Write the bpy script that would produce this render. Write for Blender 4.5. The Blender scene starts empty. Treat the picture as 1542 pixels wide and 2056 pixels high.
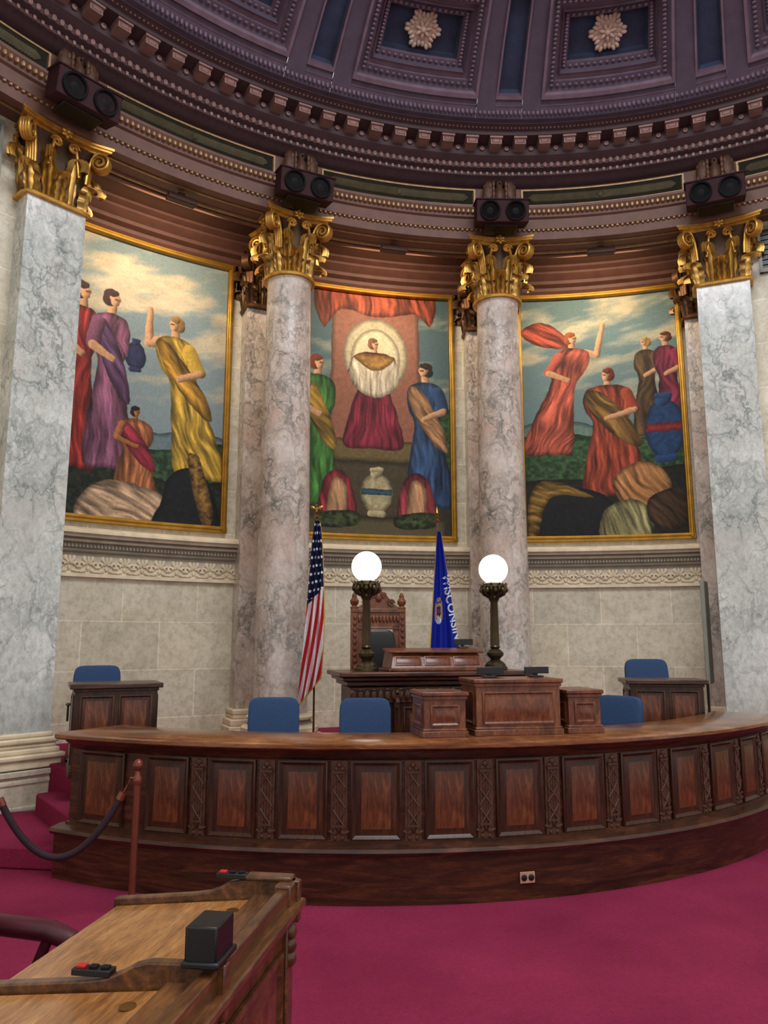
import bpy, bmesh, math, random
import numpy as np
from mathutils import Vector, Matrix
random.seed(4)
pi=math.pi
def rad(a): return math.radians(a)
C=(2.0,3.5); AX=103.0; SP=23.6
B=(-0.15,11.68)
def P(r,a,z=0,c=C): return (c[0]+r*math.cos(rad(a)), c[1]+r*math.sin(rad(a)), z)
def s2l(c):
    return tuple(((x/12.92) if x<=.04045 else ((x+.055)/1.055)**2.4) for x in c)
def hx(h):
    h=h.lstrip('#'); return s2l([int(h[i:i+2],16)/255 for i in (0,2,4)])
# ------------------------------------------------------------ materials
def newmat(name,rough=.5,metal=0,color=(.5,.5,.5),coat=0,spec=.5):
    m=bpy.data.materials.new(name); m.use_nodes=True
    b=m.node_tree.nodes['Principled BSDF']
    b.inputs['Base Color'].default_value=(*color,1); b.inputs['Roughness'].default_value=rough
    b.inputs['Metallic'].default_value=metal; b.inputs['Coat Weight'].default_value=coat
    b.inputs['Coat Roughness'].default_value=.18
    b.inputs['Specular IOR Level'].default_value=spec
    return m,m.node_tree,b
def vec(nt,scale=(1,1,1),kind='Object'):
    t=nt.nodes.new('ShaderNodeTexCoord'); mp=nt.nodes.new('ShaderNodeMapping')
    nt.links.new(t.outputs[kind],mp.inputs['Vector']); mp.inputs['Scale'].default_value=scale
    return mp.outputs['Vector']
def noise(nt,v,scale,detail=5,rough=.55,dist=0):
    n=nt.nodes.new('ShaderNodeTexNoise'); nt.links.new(v,n.inputs['Vector'])
    n.inputs['Scale'].default_value=scale; n.inputs['Detail'].default_value=detail
    n.inputs['Roughness'].default_value=rough; n.inputs['Distortion'].default_value=dist
    return n.outputs['Fac']
def ramp(nt,f,stops):
    r=nt.nodes.new('ShaderNodeValToRGB'); nt.links.new(f,r.inputs['Fac'])
    e=r.color_ramp.elements
    e[0].position=stops[0][0]; e[0].color=(*stops[0][1],1)
    e[1].position=stops[-1][0]; e[1].color=(*stops[-1][1],1)
    for p,c in stops[1:-1]:
        x=e.new(p); x.color=(*c,1)
    return r.outputs['Color']
def mix(nt,f,a,b,mode='MIX'):
    m=nt.nodes.new('ShaderNodeMix'); m.data_type='RGBA'; m.blend_type=mode
    for s,i in ((f,0),(a,6),(b,7)):
        if isinstance(s,(int,float)): m.inputs[i].default_value=s
        elif isinstance(s,tuple): m.inputs[i].default_value=(*s,1)
        else: nt.links.new(s,m.inputs[i])
    return m.outputs[2]
def bump(nt,b,h,strength=.3,dist=.02):
    n=nt.nodes.new('ShaderNodeBump'); n.inputs['Strength'].default_value=strength
    n.inputs['Distance'].default_value=dist
    nt.links.new(h,n.inputs['Height']); nt.links.new(n.outputs['Normal'],b.inputs['Normal'])
def plain(name,h,rough=.5,metal=0,var=.25,coat=0,scale=6,point=False,spec=.5):
    c=hx(h); m,nt,b=newmat(name,rough,metal,c,coat,spec)
    f=noise(nt,vec(nt),scale,6)
    d=tuple(x*(1-var) for x in c); l=tuple(min(1,x*(1+var)) for x in c)
    o=ramp(nt,f,[(.3,d),(.7,l)])
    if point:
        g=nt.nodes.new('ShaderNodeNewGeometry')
        o=mix(nt,1.0,o,ramp(nt,g.outputs['Pointiness'],[(.42,(.25,.2,.16)),(.5,(.85,.85,.85)),(.57,(1.35,1.3,1.2))]),'MULTIPLY')  # crevice shade and edge highlights painted into the colour by pointiness
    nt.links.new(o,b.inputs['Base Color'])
    return m
def wood(name,dark,mid,light,scale=(6,6,.8),rough=.28,coat=.35,spec=.35):
    m,nt,b=newmat(name,rough,0,hx(mid),coat,spec)
    v=vec(nt,scale)
    f=noise(nt,v,1.6,7,.6,1.6); g=noise(nt,vec(nt,tuple(s*5 for s in scale)),3,4,.6,.4)
    c=ramp(nt,f,[(.25,hx(dark)),(.5,hx(mid)),(.75,hx(light))])
    g2=ramp(nt,g,[(.3,(.6,.6,.6)),(.7,(1.15,1.15,1.15))])
    nt.links.new(mix(nt,1.0,c,g2,'MULTIPLY'),b.inputs['Base Color'])
    return m
def marble(name,base,alt,vein,vscale=1.5,pale='#dcd6cc',hi=.035,warm=None,k=.8):
    m,nt,b=newmat(name,.25,0,hx(base),.2)
    v=vec(nt,(1,1,.7))
    n=nt.nodes.new('ShaderNodeTexNoise'); nt.links.new(v,n.inputs['Vector']); n.inputs['Scale'].default_value=2.2; n.inputs['Detail'].default_value=9; n.inputs['Roughness'].default_value=.6
    ma=nt.nodes.new('ShaderNodeVectorMath'); ma.operation='MULTIPLY_ADD'
    nt.links.new(n.outputs['Color'],ma.inputs[0]); ma.inputs[1].default_value=(1.0,1.0,1.0); nt.links.new(v,ma.inputs[2])
    def vor(s):
        vo=nt.nodes.new('ShaderNodeTexVoronoi'); vo.feature='DISTANCE_TO_EDGE'; vo.inputs['Scale'].default_value=s
        nt.links.new(ma.outputs[0],vo.inputs['Vector']); return vo.outputs['Distance']
    cl=ramp(nt,noise(nt,ma.outputs[0],1.5,10,.68),[(.35,hx(alt)),(.5,hx(base)),(.64,hx(pale))])
    fine=ramp(nt,noise(nt,v,16,8,.75),[(.35,(.78,.78,.77)),(.6,(1.07,1.07,1.07))])
    cl=mix(nt,1.0,cl,fine,'MULTIPLY')
    if warm: cl=mix(nt,ramp(nt,noise(nt,v,.9,5,.6,1),[(.5,(0,0,0)),(.7,(.7,.7,.7))]),cl,hx(warm))
    msk=ramp(nt,noise(nt,v,1.3,4),[(.42,(0,0,0)),(.6,(k,k,k))])
    v1=ramp(nt,vor(vscale),[(0,(k,k,k)),(hi*.4,(.5*k,.5*k,.5*k)),(hi,(0,0,0))])
    v2=ramp(nt,vor(vscale*2.9),[(0,(.85,.85,.85)),(hi*1.6,(0,0,0))])
    v3=ramp(nt,vor(vscale*7),[(0,(.55,.55,.55)),(hi*1.8,(0,0,0))])
    c=mix(nt,mix(nt,1.0,v1,mix(nt,.6,(1,1,1),msk),'MULTIPLY'),cl,hx(vein))
    c=mix(nt,mix(nt,1.0,v2,msk,'MULTIPLY'),c,hx(vein))
    c=mix(nt,mix(nt,1.0,v3,msk,'MULTIPLY'),c,hx(vein))
    nt.links.new(c,b.inputs['Base Color'])
    return m
M={}
M['col']=marble('marble_rose','#cabbb0','#ac988b','#50544f',1.25,'#e0dad2',.042,'#cbaa9b')
M['pil']=marble('marble_grey_green','#cacdc6','#a9aea7','#5d6762',1.1,'#e2e4de',.036,'#cdc3bb')
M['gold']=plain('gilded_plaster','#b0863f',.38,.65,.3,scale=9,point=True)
M['golddark']=plain('dark_gilding','#5d4028',.42,.6,.4,scale=8,point=True)  # browner, darker gilding for the respond capitals
M['goldshade']=plain('gilding_gap_shade','#4a321c',.6,.3,.3)  # dark bell colour paints in the deep shade between the capital leaves
M['frame']=plain('gold_leaf_frame','#a97c2c',.34,.75,.2)
M['ent']=plain('brown_rose_stucco','#6b4a3e',.6,0,.15)
M['ent2']=plain('dull_bronze_ornament','#a5855a',.45,.3,.25,scale=14)
M['green']=plain('olive_frieze_ground','#221f17',.85,0,.2,spec=.2)
M['leafrel']=plain('olive_laurel_relief','#4c442f',.7,.1,.25,spec=.3)
M['eagle']=plain('eagle_bronze','#4e3426',.55,.3,.3,scale=20,point=True)
M['corn']=plain('dusky_cornice','#432d31',.65,0,.15)
M['corn2']=plain('dusky_rose_ornament','#8c6a64',.5,.1,.2)
M['rib']=plain('dome_mauve_plaster','#524455',.8,0,.15)
M['coff']=plain('coffer_blue_plaster','#2c334c',.85,0,.2)
M['domeorn']=plain('dome_rose_ornament','#725b6a',.65,0,.2)
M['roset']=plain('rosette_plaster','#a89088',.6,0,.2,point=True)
M['soff']=plain('soffit_umber','#43251a',.55,0,.15)
M['soff2']=plain('soffit_rose_brown','#51322a',.55,0,.15)
def limestone(name,brick):
    m,nt,b=newmat(name,.45,0,hx('#b4ae9b'))
    v=vec(nt)
    f=noise(nt,v,1.3,9,.65,.8); f2=noise(nt,v,11,8,.75)
    c=ramp(nt,f,[(.3,hx('#c6bca4')),(.5,hx('#d9d0ba')),(.7,hx('#e7dfcb'))])
    c=mix(nt,1.0,c,ramp(nt,f2,[(.36,(.76,.75,.71)),(.55,(1.03,1.03,1.03))]),'MULTIPLY')
    if brick:
        t=nt.nodes.new('ShaderNodeTexCoord'); br=nt.nodes.new('ShaderNodeTexBrick')
        nt.links.new(t.outputs['UV'],br.inputs['Vector'])
        br.inputs['Scale'].default_value=1; br.inputs['Brick Width'].default_value=1.12; br.inputs['Row Height'].default_value=.69
        br.inputs['Mortar Size'].default_value=.007; br.inputs['Mortar Smooth'].default_value=.2
        br.inputs['Color1'].default_value=(.88,.88,.87,1); br.inputs['Color2'].default_value=(1.05,1.04,1.02,1)
        br.inputs['Mortar'].default_value=(1.3,1.3,1.25,1)
        c=mix(nt,1.0,c,br.outputs['Color'],'MULTIPLY')
    nt.links.new(c,b.inputs['Base Color']); return m
M['ash']=limestone('limestone_ashlar',True); M['lime']=limestone('limestone_plain',False)
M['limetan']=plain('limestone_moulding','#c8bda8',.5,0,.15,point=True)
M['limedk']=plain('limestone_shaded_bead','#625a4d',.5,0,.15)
M['wd']=wood('dark_mahogany','#1a0c07','#3c2013','#633722',rough=.38,coat=.1)
M['wdx']=wood('dark_mahogany_long_grain','#1c0e08','#432416','#6d3d25',(.9,.9,7),.34,.2)
M['wp']=wood('figured_mahogany_panel','#2a130b','#643520','#985936',(4,4,1.0),.38,.12)
M['wt']=wood('polished_counter_top','#46230f','#7a4726','#a36a3a',(1,1,8),.2,.5)
M['carv']=plain('carved_dark_walnut','#44281a',.45,0,.4,.1,20,point=True)
M['wm']=wood('red_brown_cherry','#3f1c10','#6e3b24','#925636',(3,3,1.5),.32,.25)
M['oak']=wood('honey_desk_top','#744822','#a16a38','#c08c52',(7,1,7),.27,.35)
M['oakd']=wood('brown_desk_moulding','#311a0e','#5f3a20','#85552f',(6,1.2,6),.3,.35)
M['black']=plain('black_plastic','#0c0d10',.4,0,.2)
M['grill']=plain('speaker_grille','#0f1013',.75,0,.3,scale=60,spec=.25)
M['maroonbox']=plain('maroon_speaker_case','#351b20',.7,0,.1,spec=.2)
M['red']=plain('red_button','#c01a1a',.4,0,.1)
M['blue']=plain('blue_upholstery','#33496b',.85,0,.08,scale=40,spec=.2)
M['leather']=plain('black_leather','#17161a',.35,0,.2)
M['maroon']=plain('maroon_leather','#47101d',.4,0,.2)
M['velvet']=plain('plum_velvet','#260b1a',.8,0,.2)
M['brass']=plain('brass','#a07c43',.25,.9,.1)
M['bronze']=plain('antique_bronze','#4d412d',.35,.7,.3)
M['copper']=plain('copper_post','#7c4234',.3,.5,.15)
M['white']=plain('ivory_plastic','#b98f78',.4,0,.05)
M['lettering']=plain('white_lettering','#cfd4e6',.7,0,.03)
M['fluted']=plain('greyish_panel','#85867a',.5,0,.1)
m,nt,b=newmat('red_carpet',.95,0,hx('#8c1f3f'),0,.1)
f=noise(nt,vec(nt),1.1,4); f2=noise(nt,vec(nt),150,3); f3=noise(nt,vec(nt),28,4,.7)
c=ramp(nt,f,[(.3,hx('#7d2340')),(.7,hx('#922d4d'))])
c=mix(nt,1.0,c,ramp(nt,f2,[(.3,(.68,.68,.68)),(.7,(1.15,1.15,1.15))]),'MULTIPLY')
c=mix(nt,1.0,c,ramp(nt,f3,[(.3,(.86,.86,.86)),(.7,(1.08,1.08,1.08))]),'MULTIPLY')
nt.links.new(c,b.inputs['Base Color']); bump(nt,b,f2,.5,.01)
M['carpet']=m
m,nt,b=newmat('opal_glass_glow',.3,0,(1,1,.97)); b.inputs['Emission Color'].default_value=(1,.97,.9,1); b.inputs['Emission Strength'].default_value=3
M['globe']=m
m,nt,b=newmat('skylight_glass',.3,0,(.8,.85,.95)); b.inputs['Emission Color'].default_value=(.75,.85,1,1); b.inputs['Emission Strength'].default_value=2.5
M['sky']=m
def vcol(name,rough):
    m,nt,b=newmat(name,rough,spec=.25); a=nt.nodes.new('ShaderNodeVertexColor'); a.layer_name='Col'
    f=noise(nt,vec(nt),40,4)
    nt.links.new(mix(nt,1.0,a.outputs['Color'],ramp(nt,f,[(.3,(.85,.85,.85)),(.7,(1.1,1.1,1.1))]),'MULTIPLY'),b.inputs['Base Color']); return m
M['canvas']=vcol('oil_on_canvas',.65); M['cloth']=vcol('flag_cloth',.7)
# ------------------------------------------------------------ mesh builder
class MB:
    def __init__(s): s.v=[];s.f=[];s.m=[]
    def add(s,vs,fs,m=0,T=None):
        o=len(s.v)
        if T is not None: vs=[tuple(T@Vector(v)) for v in vs]
        s.v.extend(vs); s.f.extend([tuple(i+o for i in f) for f in fs]); s.m.extend([m]*len(fs)); return s
    def box(s,c,d,m=0,T=None,taper=1):
        x,y,z=c; a,b,h=d[0]/2,d[1]/2,d[2]/2; t=taper
        vs=[(x-a,y-b,z-h),(x+a,y-b,z-h),(x+a,y+b,z-h),(x-a,y+b,z-h),(x-a*t,y-b*t,z+h),(x+a*t,y-b*t,z+h),(x+a*t,y+b*t,z+h),(x-a*t,y+b*t,z+h)]
        return s.add(vs,[(0,3,2,1),(4,5,6,7),(0,1,5,4),(1,2,6,5),(2,3,7,6),(3,0,4,7)],m,T)
    def sweep(s,prof,a0,a1,n,m=0,c=(0,0),closed=True,T=None):
        k=len(prof); vs=[];fs=[]
        for i in range(n+1):
            a=rad(a0+(a1-a0)*i/n)
            for r,z in prof: vs.append((c[0]+r*math.cos(a),c[1]+r*math.sin(a),z))
        for i in range(n):
            for j in range(k if closed else k-1):
                j2=(j+1)%k; fs.append((i*k+j,(i+1)*k+j,(i+1)*k+j2,i*k+j2))
        if closed: fs.append(tuple(range(k))); fs.append(tuple(n*k+j for j in reversed(range(k))))
        return s.add(vs,fs,m,T)
    def arcbox(s,r0,r1,a0,a1,z0,z1,n=12,m=0,c=(0,0),T=None):
        return s.sweep([(r0,z0),(r1,z0),(r1,z1),(r0,z1)],a0,a1,n,m,c,True,T)
    def lathe(s,prof,n=24,m=0,T=None,c=(0,0,0),f=None):
        vs=[];fs=[];k=len(prof)
        for r,z in prof:
            for j in range(n):
                a=2*pi*j/n; q=r*(f(a) if f else 1); vs.append((c[0]+q*math.cos(a),c[1]+q*math.sin(a),c[2]+z))
        for i in range(k-1):
            for j in range(n):
                j2=(j+1)%n; fs.append((i*n+j,i*n+j2,(i+1)*n+j2,(i+1)*n+j))
        fs.append(tuple(reversed(range(n)))); fs.append(tuple((k-1)*n+j for j in range(n)))
        return s.add(vs,fs,m,T)
    def tube(s,pts,r,n=8,m=0,T=None):
        pts=[Vector(p) for p in pts]; k=len(pts); vs=[];fs=[]
        up=None
        for i,p in enumerate(pts):
            d=(pts[min(i+1,k-1)]-pts[max(i-1,0)]).normalized()
            if up is None:
                up=Vector((0,0,1)) if abs(d.z)<.9 else Vector((1,0,0))
            u=d.cross(up)
            if u.length<1e-5: u=d.cross(Vector((0,1,0)))
            u.normalize(); w=u.cross(d).normalized(); up=w
            rr=r[i] if isinstance(r,(list,tuple)) else r
            for j in range(n):
                a=2*pi*j/n; vs.append(tuple(p+u*rr*math.cos(a)+w*rr*math.sin(a)))
        for i in range(k-1):
            for j in range(n):
                j2=(j+1)%n; fs.append((i*n+j,i*n+j2,(i+1)*n+j2,(i+1)*n+j))
        fs.append(tuple(reversed(range(n)))); fs.append(tuple((k-1)*n+j for j in range(n)))
        return s.add(vs,fs,m,T)
    def ell(s,c,r,nu=10,nv=6,m=0,T=None,e=1):
        def sp(x): return math.copysign(abs(x)**e,x)
        vs=[(c[0],c[1],c[2]-r[2])];fs=[]
        for i in range(1,nv):
            b=-pi/2+pi*i/nv
            for j in range(nu):
                a=2*pi*j/nu
                vs.append((c[0]+r[0]*sp(math.cos(b))*sp(math.cos(a)),c[1]+r[1]*sp(math.cos(b))*sp(math.sin(a)),c[2]+r[2]*sp(math.sin(b))))
        vs.append((c[0],c[1],c[2]+r[2])); L=len(vs)-1
        for j in range(nu):
            j2=(j+1)%nu; fs.append((0,1+j2,1+j)); fs.append((L,1+(nv-2)*nu+j,1+(nv-2)*nu+j2))
            for i in range(nv-2): fs.append((1+i*nu+j,1+i*nu+j2,1+(i+1)*nu+j2,1+(i+1)*nu+j))
        return s.add(vs,fs,m,T)
    def nest(s,w,h,loops,c=(0,0,0),m=0,mc=None,T=None):
        vs=[];fs=[]
        for ins,y in loops:
            a,b=w/2-ins,h/2-ins
            vs+= [(c[0]-a,c[1]+y,c[2]-b),(c[0]+a,c[1]+y,c[2]-b),(c[0]+a,c[1]+y,c[2]+b),(c[0]-a,c[1]+y,c[2]+b)]
        for k in range(len(loops)-1):
            for j in range(4):
                j2=(j+1)%4; fs.append((k*4+j,k*4+j2,(k+1)*4+j2,(k+1)*4+j))
        s.add(vs,fs,m,T); o=len(s.v)-4
        s.f.append((o,o+1,o+2,o+3)); s.m.append(m if mc is None else mc); return s
    def prism(s,poly,z0,z1,m=0,T=None):
        n=len(poly); vs=[(x,y,z0) for x,y in poly]+[(x,y,z1) for x,y in poly]
        fs=[tuple(reversed(range(n))),tuple(range(n,2*n))]+[(i,(i+1)%n,n+(i+1)%n,n+i) for i in range(n)]
        return s.add(vs,fs,m,T)
def link(o): bpy.context.scene.collection.objects.link(o)
def build(mb,name,mats,parent=None,bevel=0,uvfn=None,ang=38,**kw):
    me=bpy.data.meshes.new(name); me.from_pydata(mb.v,[],mb.f)
    for x in (mats if isinstance(mats,list) else [mats]): me.materials.append(M[x])
    me.polygons.foreach_set('material_index',mb.m)
    bm=bmesh.new(); bm.from_mesh(me); bmesh.ops.recalc_face_normals(bm,faces=bm.faces); bm.to_mesh(me); bm.free()
    me.polygons.foreach_set('use_smooth',[True]*len(me.polygons))
    me.set_sharp_from_angle(angle=rad(ang))
    if uvfn:
        uv=me.uv_layers.new(name='UVMap'); 
        for l in me.loops: uv.data[l.index].uv=uvfn(me.vertices[l.vertex_index].co)
    o=bpy.data.objects.new(name,me); link(o)
    if parent: o.parent=parent
    if bevel:
        b=o.modifiers.new('Bevel','BEVEL'); b.width=bevel; b.segments=2; b.limit_method='ANGLE'; b.angle_limit=rad(40)
    for k,v in kw.items(): o[k]=v
    return o
def thing(name,label,cat,loc=(0,0,0),rz=0,group=None):
    e=bpy.data.objects.new(name,None); e.empty_display_size=.2; link(e); e.location=loc; e.rotation_euler=(0,0,rad(rz))
    e['label']=label; e['category']=cat
    if group: e['group']=group
    return e
def clone(root,loc,rz=None,label=None,scale=None):
    n=root.copy(); link(n); n.location=loc
    if rz is not None: n.rotation_euler=(0,0,rad(rz))
    if label: n['label']=label
    if scale: n.scale=(scale,)*3
    def rec(a,b):
        for ch in list(a.children):
            k=ch.copy(); link(k); k.parent=b; rec(ch,k)
    rec(root,n); return n
T_=Matrix.Translation
def Rz(a): return Matrix.Rotation(rad(a),4,'Z')
def Rx(a): return Matrix.Rotation(rad(a),4,'X')
def Ry(a): return Matrix.Rotation(rad(a),4,'Y')
A0,A1=18.0,188.0
# ------------------------------------------------------------ room shell
mb=MB(); mb.lathe([(8.6,-.06),(8.6,0)],96,c=(C[0],C[1],0)); build(mb,'floor','carpet',kind='structure')
mb=MB()
poly=[P(5.2,a,0,B)[:2] for a in np.linspace(-119,-36,30)]+[P(7.6,a)[:2] for a in np.linspace(52,138.5,30)]
mb.prism(poly,0.0,.40); build(mb,'floor','carpet',kind='structure',bevel=.02)
mb=MB()
mb.arcbox(6.5,9.58,AX-35.5,AX+33.5,0,.64,40,c=C); mb.arcbox(5.3,6.6,AX-17,AX+17,0,.638,20,c=C)
build(mb,'floor','carpet',kind='structure',bevel=.02)
mb=MB()
pts=[(-2.66,7.15),(-2.66,8.2),(-3.4,8.9),(-5.1,8.2),(-5.3,7.25),(-4.6,7.32),(-3.6,7.28)]
mb.prism(pts,0,.19)
build(mb,'floor','carpet',kind='structure',bevel=.02)
def cuv(r,off=0):
    def f(co):
        a=math.atan2(co.y-C[1],co.x-C[0]); return (a*r+off,co.z-.2)
    return f
mb=MB(); mb.arcbox(9.6,9.8,AX-37,AX+37,0,9.0,60,c=C); build(mb,'wall_back','ash',uvfn=cuv(9.6),kind='structure')
mb=MB(); mb.arcbox(8.33,8.6,AX+38.4,A1,0,8.35,40,c=C); build(mb,'wall_left','ash',uvfn=cuv(8.3,.3),kind='structure')
mb=MB(); mb.arcbox(8.33,8.6,A0,AX-38.4,0,8.35,40,c=C); build(mb,'wall_right','ash',uvfn=cuv(8.3,.6),kind='structure')
for nm,a,b_ in (('baseboard_left',AX+39.0,A1),('baseboard_right',A0,AX-39.0)):
    mb=MB(); mb.sweep([(8.34,0),(8.15,0),(8.15,.12),(8.2,.16),(8.2,.56),(8.12,.6),(8.12,.68),(8.2,.74),(8.16,.8),(8.16,.86),(8.25,.94),(8.34,.94)],a,b_,40,c=C)
    build(mb,nm,'limetan',kind='structure')
# dado cornice + carved frieze
mb=MB()
mb.sweep([(9.6,2.93),(9.56,2.93),(9.56,3.22),(9.52,3.24),(9.52,3.27),(9.47,3.29),(9.47,3.34),(9.42,3.36),(9.40,3.41),(9.36,3.42),(9.34,3.46),(9.32,3.47),(9.32,3.51),(9.42,3.56),(9.6,3.56)],AX-35,AX+35,70,0,c=C)
mb.sweep([(9.6,2.88),(9.53,2.88),(9.53,2.93),(9.6,2.93)],AX-35,AX+35,70,0,c=C)
n=220
for i in range(n):
    a=AX-34+68*(i+.5)/n; T=T_(P(9.47,a,3.315))@Rz(a-90)
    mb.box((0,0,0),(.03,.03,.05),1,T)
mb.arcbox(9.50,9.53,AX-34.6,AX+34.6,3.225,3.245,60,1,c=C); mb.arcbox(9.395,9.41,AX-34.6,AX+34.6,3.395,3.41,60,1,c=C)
n=44
for i in range(n):
    a=AX-34.2+68.4*(i+.5)/n; T=T_(P(9.55,a,3.07))@Rz(a-90)
    for q in (-70,-35,0,35,70):
        mb.ell((0,0,.07),(.02,.022,.06),6,5,0,T@T_((0,0,-.02))@Ry(q))
    mb.ell((0,0,-.07),(.03,.025,.035),6,5,0,T)
    for sgn in (-1,1):
        pts=[(sgn*(.15+.045*math.cos(t)*(1-t/9)),-.012,-.03+.05*math.sin(t)*(1-t/9)) for t in np.linspace(0,6,11)]
        mb.tube(pts,.015,5,0,T)
        mb.tube([(sgn*.03,-.01,-.1),(sgn*.1,-.012,-.12),(sgn*.19,-.012,-.1)],.014,5,0,T); mb.ell((sgn*.2,0,.07),(.03,.02,.04),6,5,0,T)
build(mb,'trim_1',['limetan','limedk'],kind='structure')
# entablature
mb=MB()
mb.sweep([(8.0,8.3),(7.87,8.3),(7.87,8.44),(7.83,8.46),(7.83,8.62),(7.79,8.64),(7.79,8.68),(7.72,8.76),(7.72,8.80),(7.88,8.82),(8.5,8.84),(8.5,8.3),(8.42,8.3),(8.42,8.34),(8.0,8.34)],A0,A1,170,0,c=C)
n=int(rad(A1-A0)*7.76/.075)
for i in range(n):
    a=A0+(A1-A0)*(i+.5)/n
    mb.ell((0,0,0),(.028,.026,.038),6,4,1,T_(P(7.75,a,8.715))@Rz(a-90))
    mb.ell((0,0,0),(.024,.02,.022),6,4,1,T_(P(7.85,a,8.45))@Rz(a-90))
for k in range(-3,4):
    a=AX+k*SP
    for r0 in (8.06,8.34): mb.arcbox(r0,r0+.03,a-8.6,a+8.6,8.31,8.345,20,1,c=C)
    for s in (-1,1): mb.arcbox(8.06,8.37,a+s*8.6-.12,a+s*8.6+.12,8.31,8.345,1,1,c=C)
build(mb,'trim_2',['ent','ent2'],kind='structure')
mb=MB()
mb.sweep([(7.88,8.82),(7.88,9.19),(8.1,9.19),(8.1,8.82)],A0,A1,170,0,c=C)
for k in range(-3,4):
    a=AX+k*SP
    mb.arcbox(7.86,7.89,a-8.8,a+8.8,8.875,9.14,24,1,c=C)
    for z in (8.86,9.13): mb.arcbox(7.845,7.87,a-9,a+9,z,z+.022,24,2,c=C)
    for s in (-1,1): mb.arcbox(7.845,7.87,a+s*9-.1,a+s*9+.1,8.86,9.152,1,2,c=C)
    for i in range(60):
        t=-8.2+16.4*i/59; s=1 if t<0 else -1
        for q in (35,-35,0):
            T=T_(P(7.855,a+t,9.008))@Rz(a+t-90)@Ry(90*s*-1+q)
            mb.ell((0,0,.055),(.018,.016,.065),5,4,3,T)
    mb.ell((0,0,0),(.06,.03,.06),10,6,3,T_(P(7.85,a,9.008)))
build(mb,'trim_3',['ent','green','ent2','leafrel'],kind='structure')
mb=MB()
mb.sweep([(7.88,9.19),(7.78,9.21),(7.74,9.25),(7.66,9.28),(7.66,9.33),(7.58,9.36),(7.58,9.43),(7.52,9.46),(7.46,9.5),(7.46,9.66),(7.28,9.68),(7.22,9.68),(7.22,9.74),(7.17,9.76),(7.12,9.79),(7.1,9.8),(7.9,9.8)],A0,A1,170,0,c=C)
n=57
for i in range(n):
    a=AX+ (i-n//2)*2.95+.9
    if a<A0+1 or a>A1-1: continue
    T=T_(P(7.36,a,9.61))@Rz(a-90)
    mb.box((0,0,0),(.17,.2,.1),1,T); mb.box((0,-.01,.05),(.2,.24,.03),1,T)
    mb.nest(.13,.075,[(0,-.10),(.012,-.112),(.024,-.102)],m=1,T=T)
    a2=a+1.47; T=T_(P(7.44,a2,9.6))@Rz(a2-90); mb.ell((0,0,0),(.04,.02,.04),8,5,1,T)
    mb.ell((0,0,0),(.018,.03,.018),6,4,0,T)
n=int(rad(A1-A0)*7.57/.1)
for i in range(n):
    a=A0+(A1-A0)*(i+.5)/n
    mb.ell((0,0,0),(.036,.03,.045),7,5,1,T_(P(7.57,a,9.4))@Rz(a-90))
    mb.box((0,0,0),(.035,.05,.05),1,T_(P(7.655,a,9.3))@Rz(a-90))
n=int(rad(A1-A0)*7.2/.06)
for i in range(n):
    a=A0+(A1-A0)*(i+.5)/n
    mb.ell((0,0,0),(.02,.016,.022),5,4,1,T_(P(7.17,a,9.77))@Rz(a-90))
build(mb,'trim_4',['corn','corn2'],kind='structure')
# niche ceiling and back crown moulding
mb=MB()
mb.sweep([(8.45,8.5),(9.6,8.5),(9.6,8.6),(8.45,8.6)],AX-36,AX+36,60,0,c=C)
mb.sweep([(9.6,8.14),(9.54,8.14),(9.5,8.18),(9.5,8.24),(9.40,8.27),(9.40,8.33),(9.26,8.40),(9.26,8.44),(9.14,8.46),(9.14,8.5),(9.6,8.5)],AX-36,AX+36,60,1,c=C)
mb.sweep([(8.5,8.5),(8.75,8.5),(8.72,8.44),(8.6,8.4),(8.56,8.34),(8.5,8.32)],AX-36,AX+36,60,0,c=C)
build(mb,'trim_5',['soff','soff2'],kind='structure')
# dome
DR=[3.0,4.5,5.8,6.3,6.9,7.1]; DZt=[11.6,11.25,10.76,10.46,10.02,9.78]
def dpt(a,r,d=0):
    z=float(np.interp(r,DR,DZt)); return P(r+.55*d,a,z+.83*d)
mb=MB()
def dpatch(a0,a1,r0,r1,m,na=4,nr=4,d=0):
    vs=[];fs=[]
    for i in range(na+1):
        for j in range(nr+1): vs.append(dpt(a0+(a1-a0)*i/na,r0+(r1-r0)*j/nr,d))
    for i in range(na):
        for j in range(nr):
            q=i*(nr+1)+j; fs.append((q,q+1,q+nr+2,q+nr+1))
    mb.add(vs,fs,m)
def rectloop(ac,ha,r0,r1,d,n=8):
    L=[]
    for i in range(n): L.append(dpt(ac-ha+2*ha*i/n,r1,d))
    for i in range(n): L.append(dpt(ac+ha,r1+(r0-r1)*i/n,d))
    for i in range(n): L.append(dpt(ac+ha-2*ha*i/n,r0,d))
    for i in range(n): L.append(dpt(ac-ha,r0+(r1-r0)*i/n,d))
    return L
def coffer(ac,ha,r0,r1,levels,n=8):
    prev=None
    for ia,ir,d,m in levels:
        L=rectloop(ac,ha-ia,r0+ir,r1-ir,d,n)
        if prev is not None:
            k=len(L); vs=prev+L; mb.add(vs,[(i,(i+1)%k,k+(i+1)%k,k+i) for i in range(k)],m)
        prev=L
    mb.add(prev,[tuple(range(len(prev)))],levels[-1][3])
rosA=[]
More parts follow.
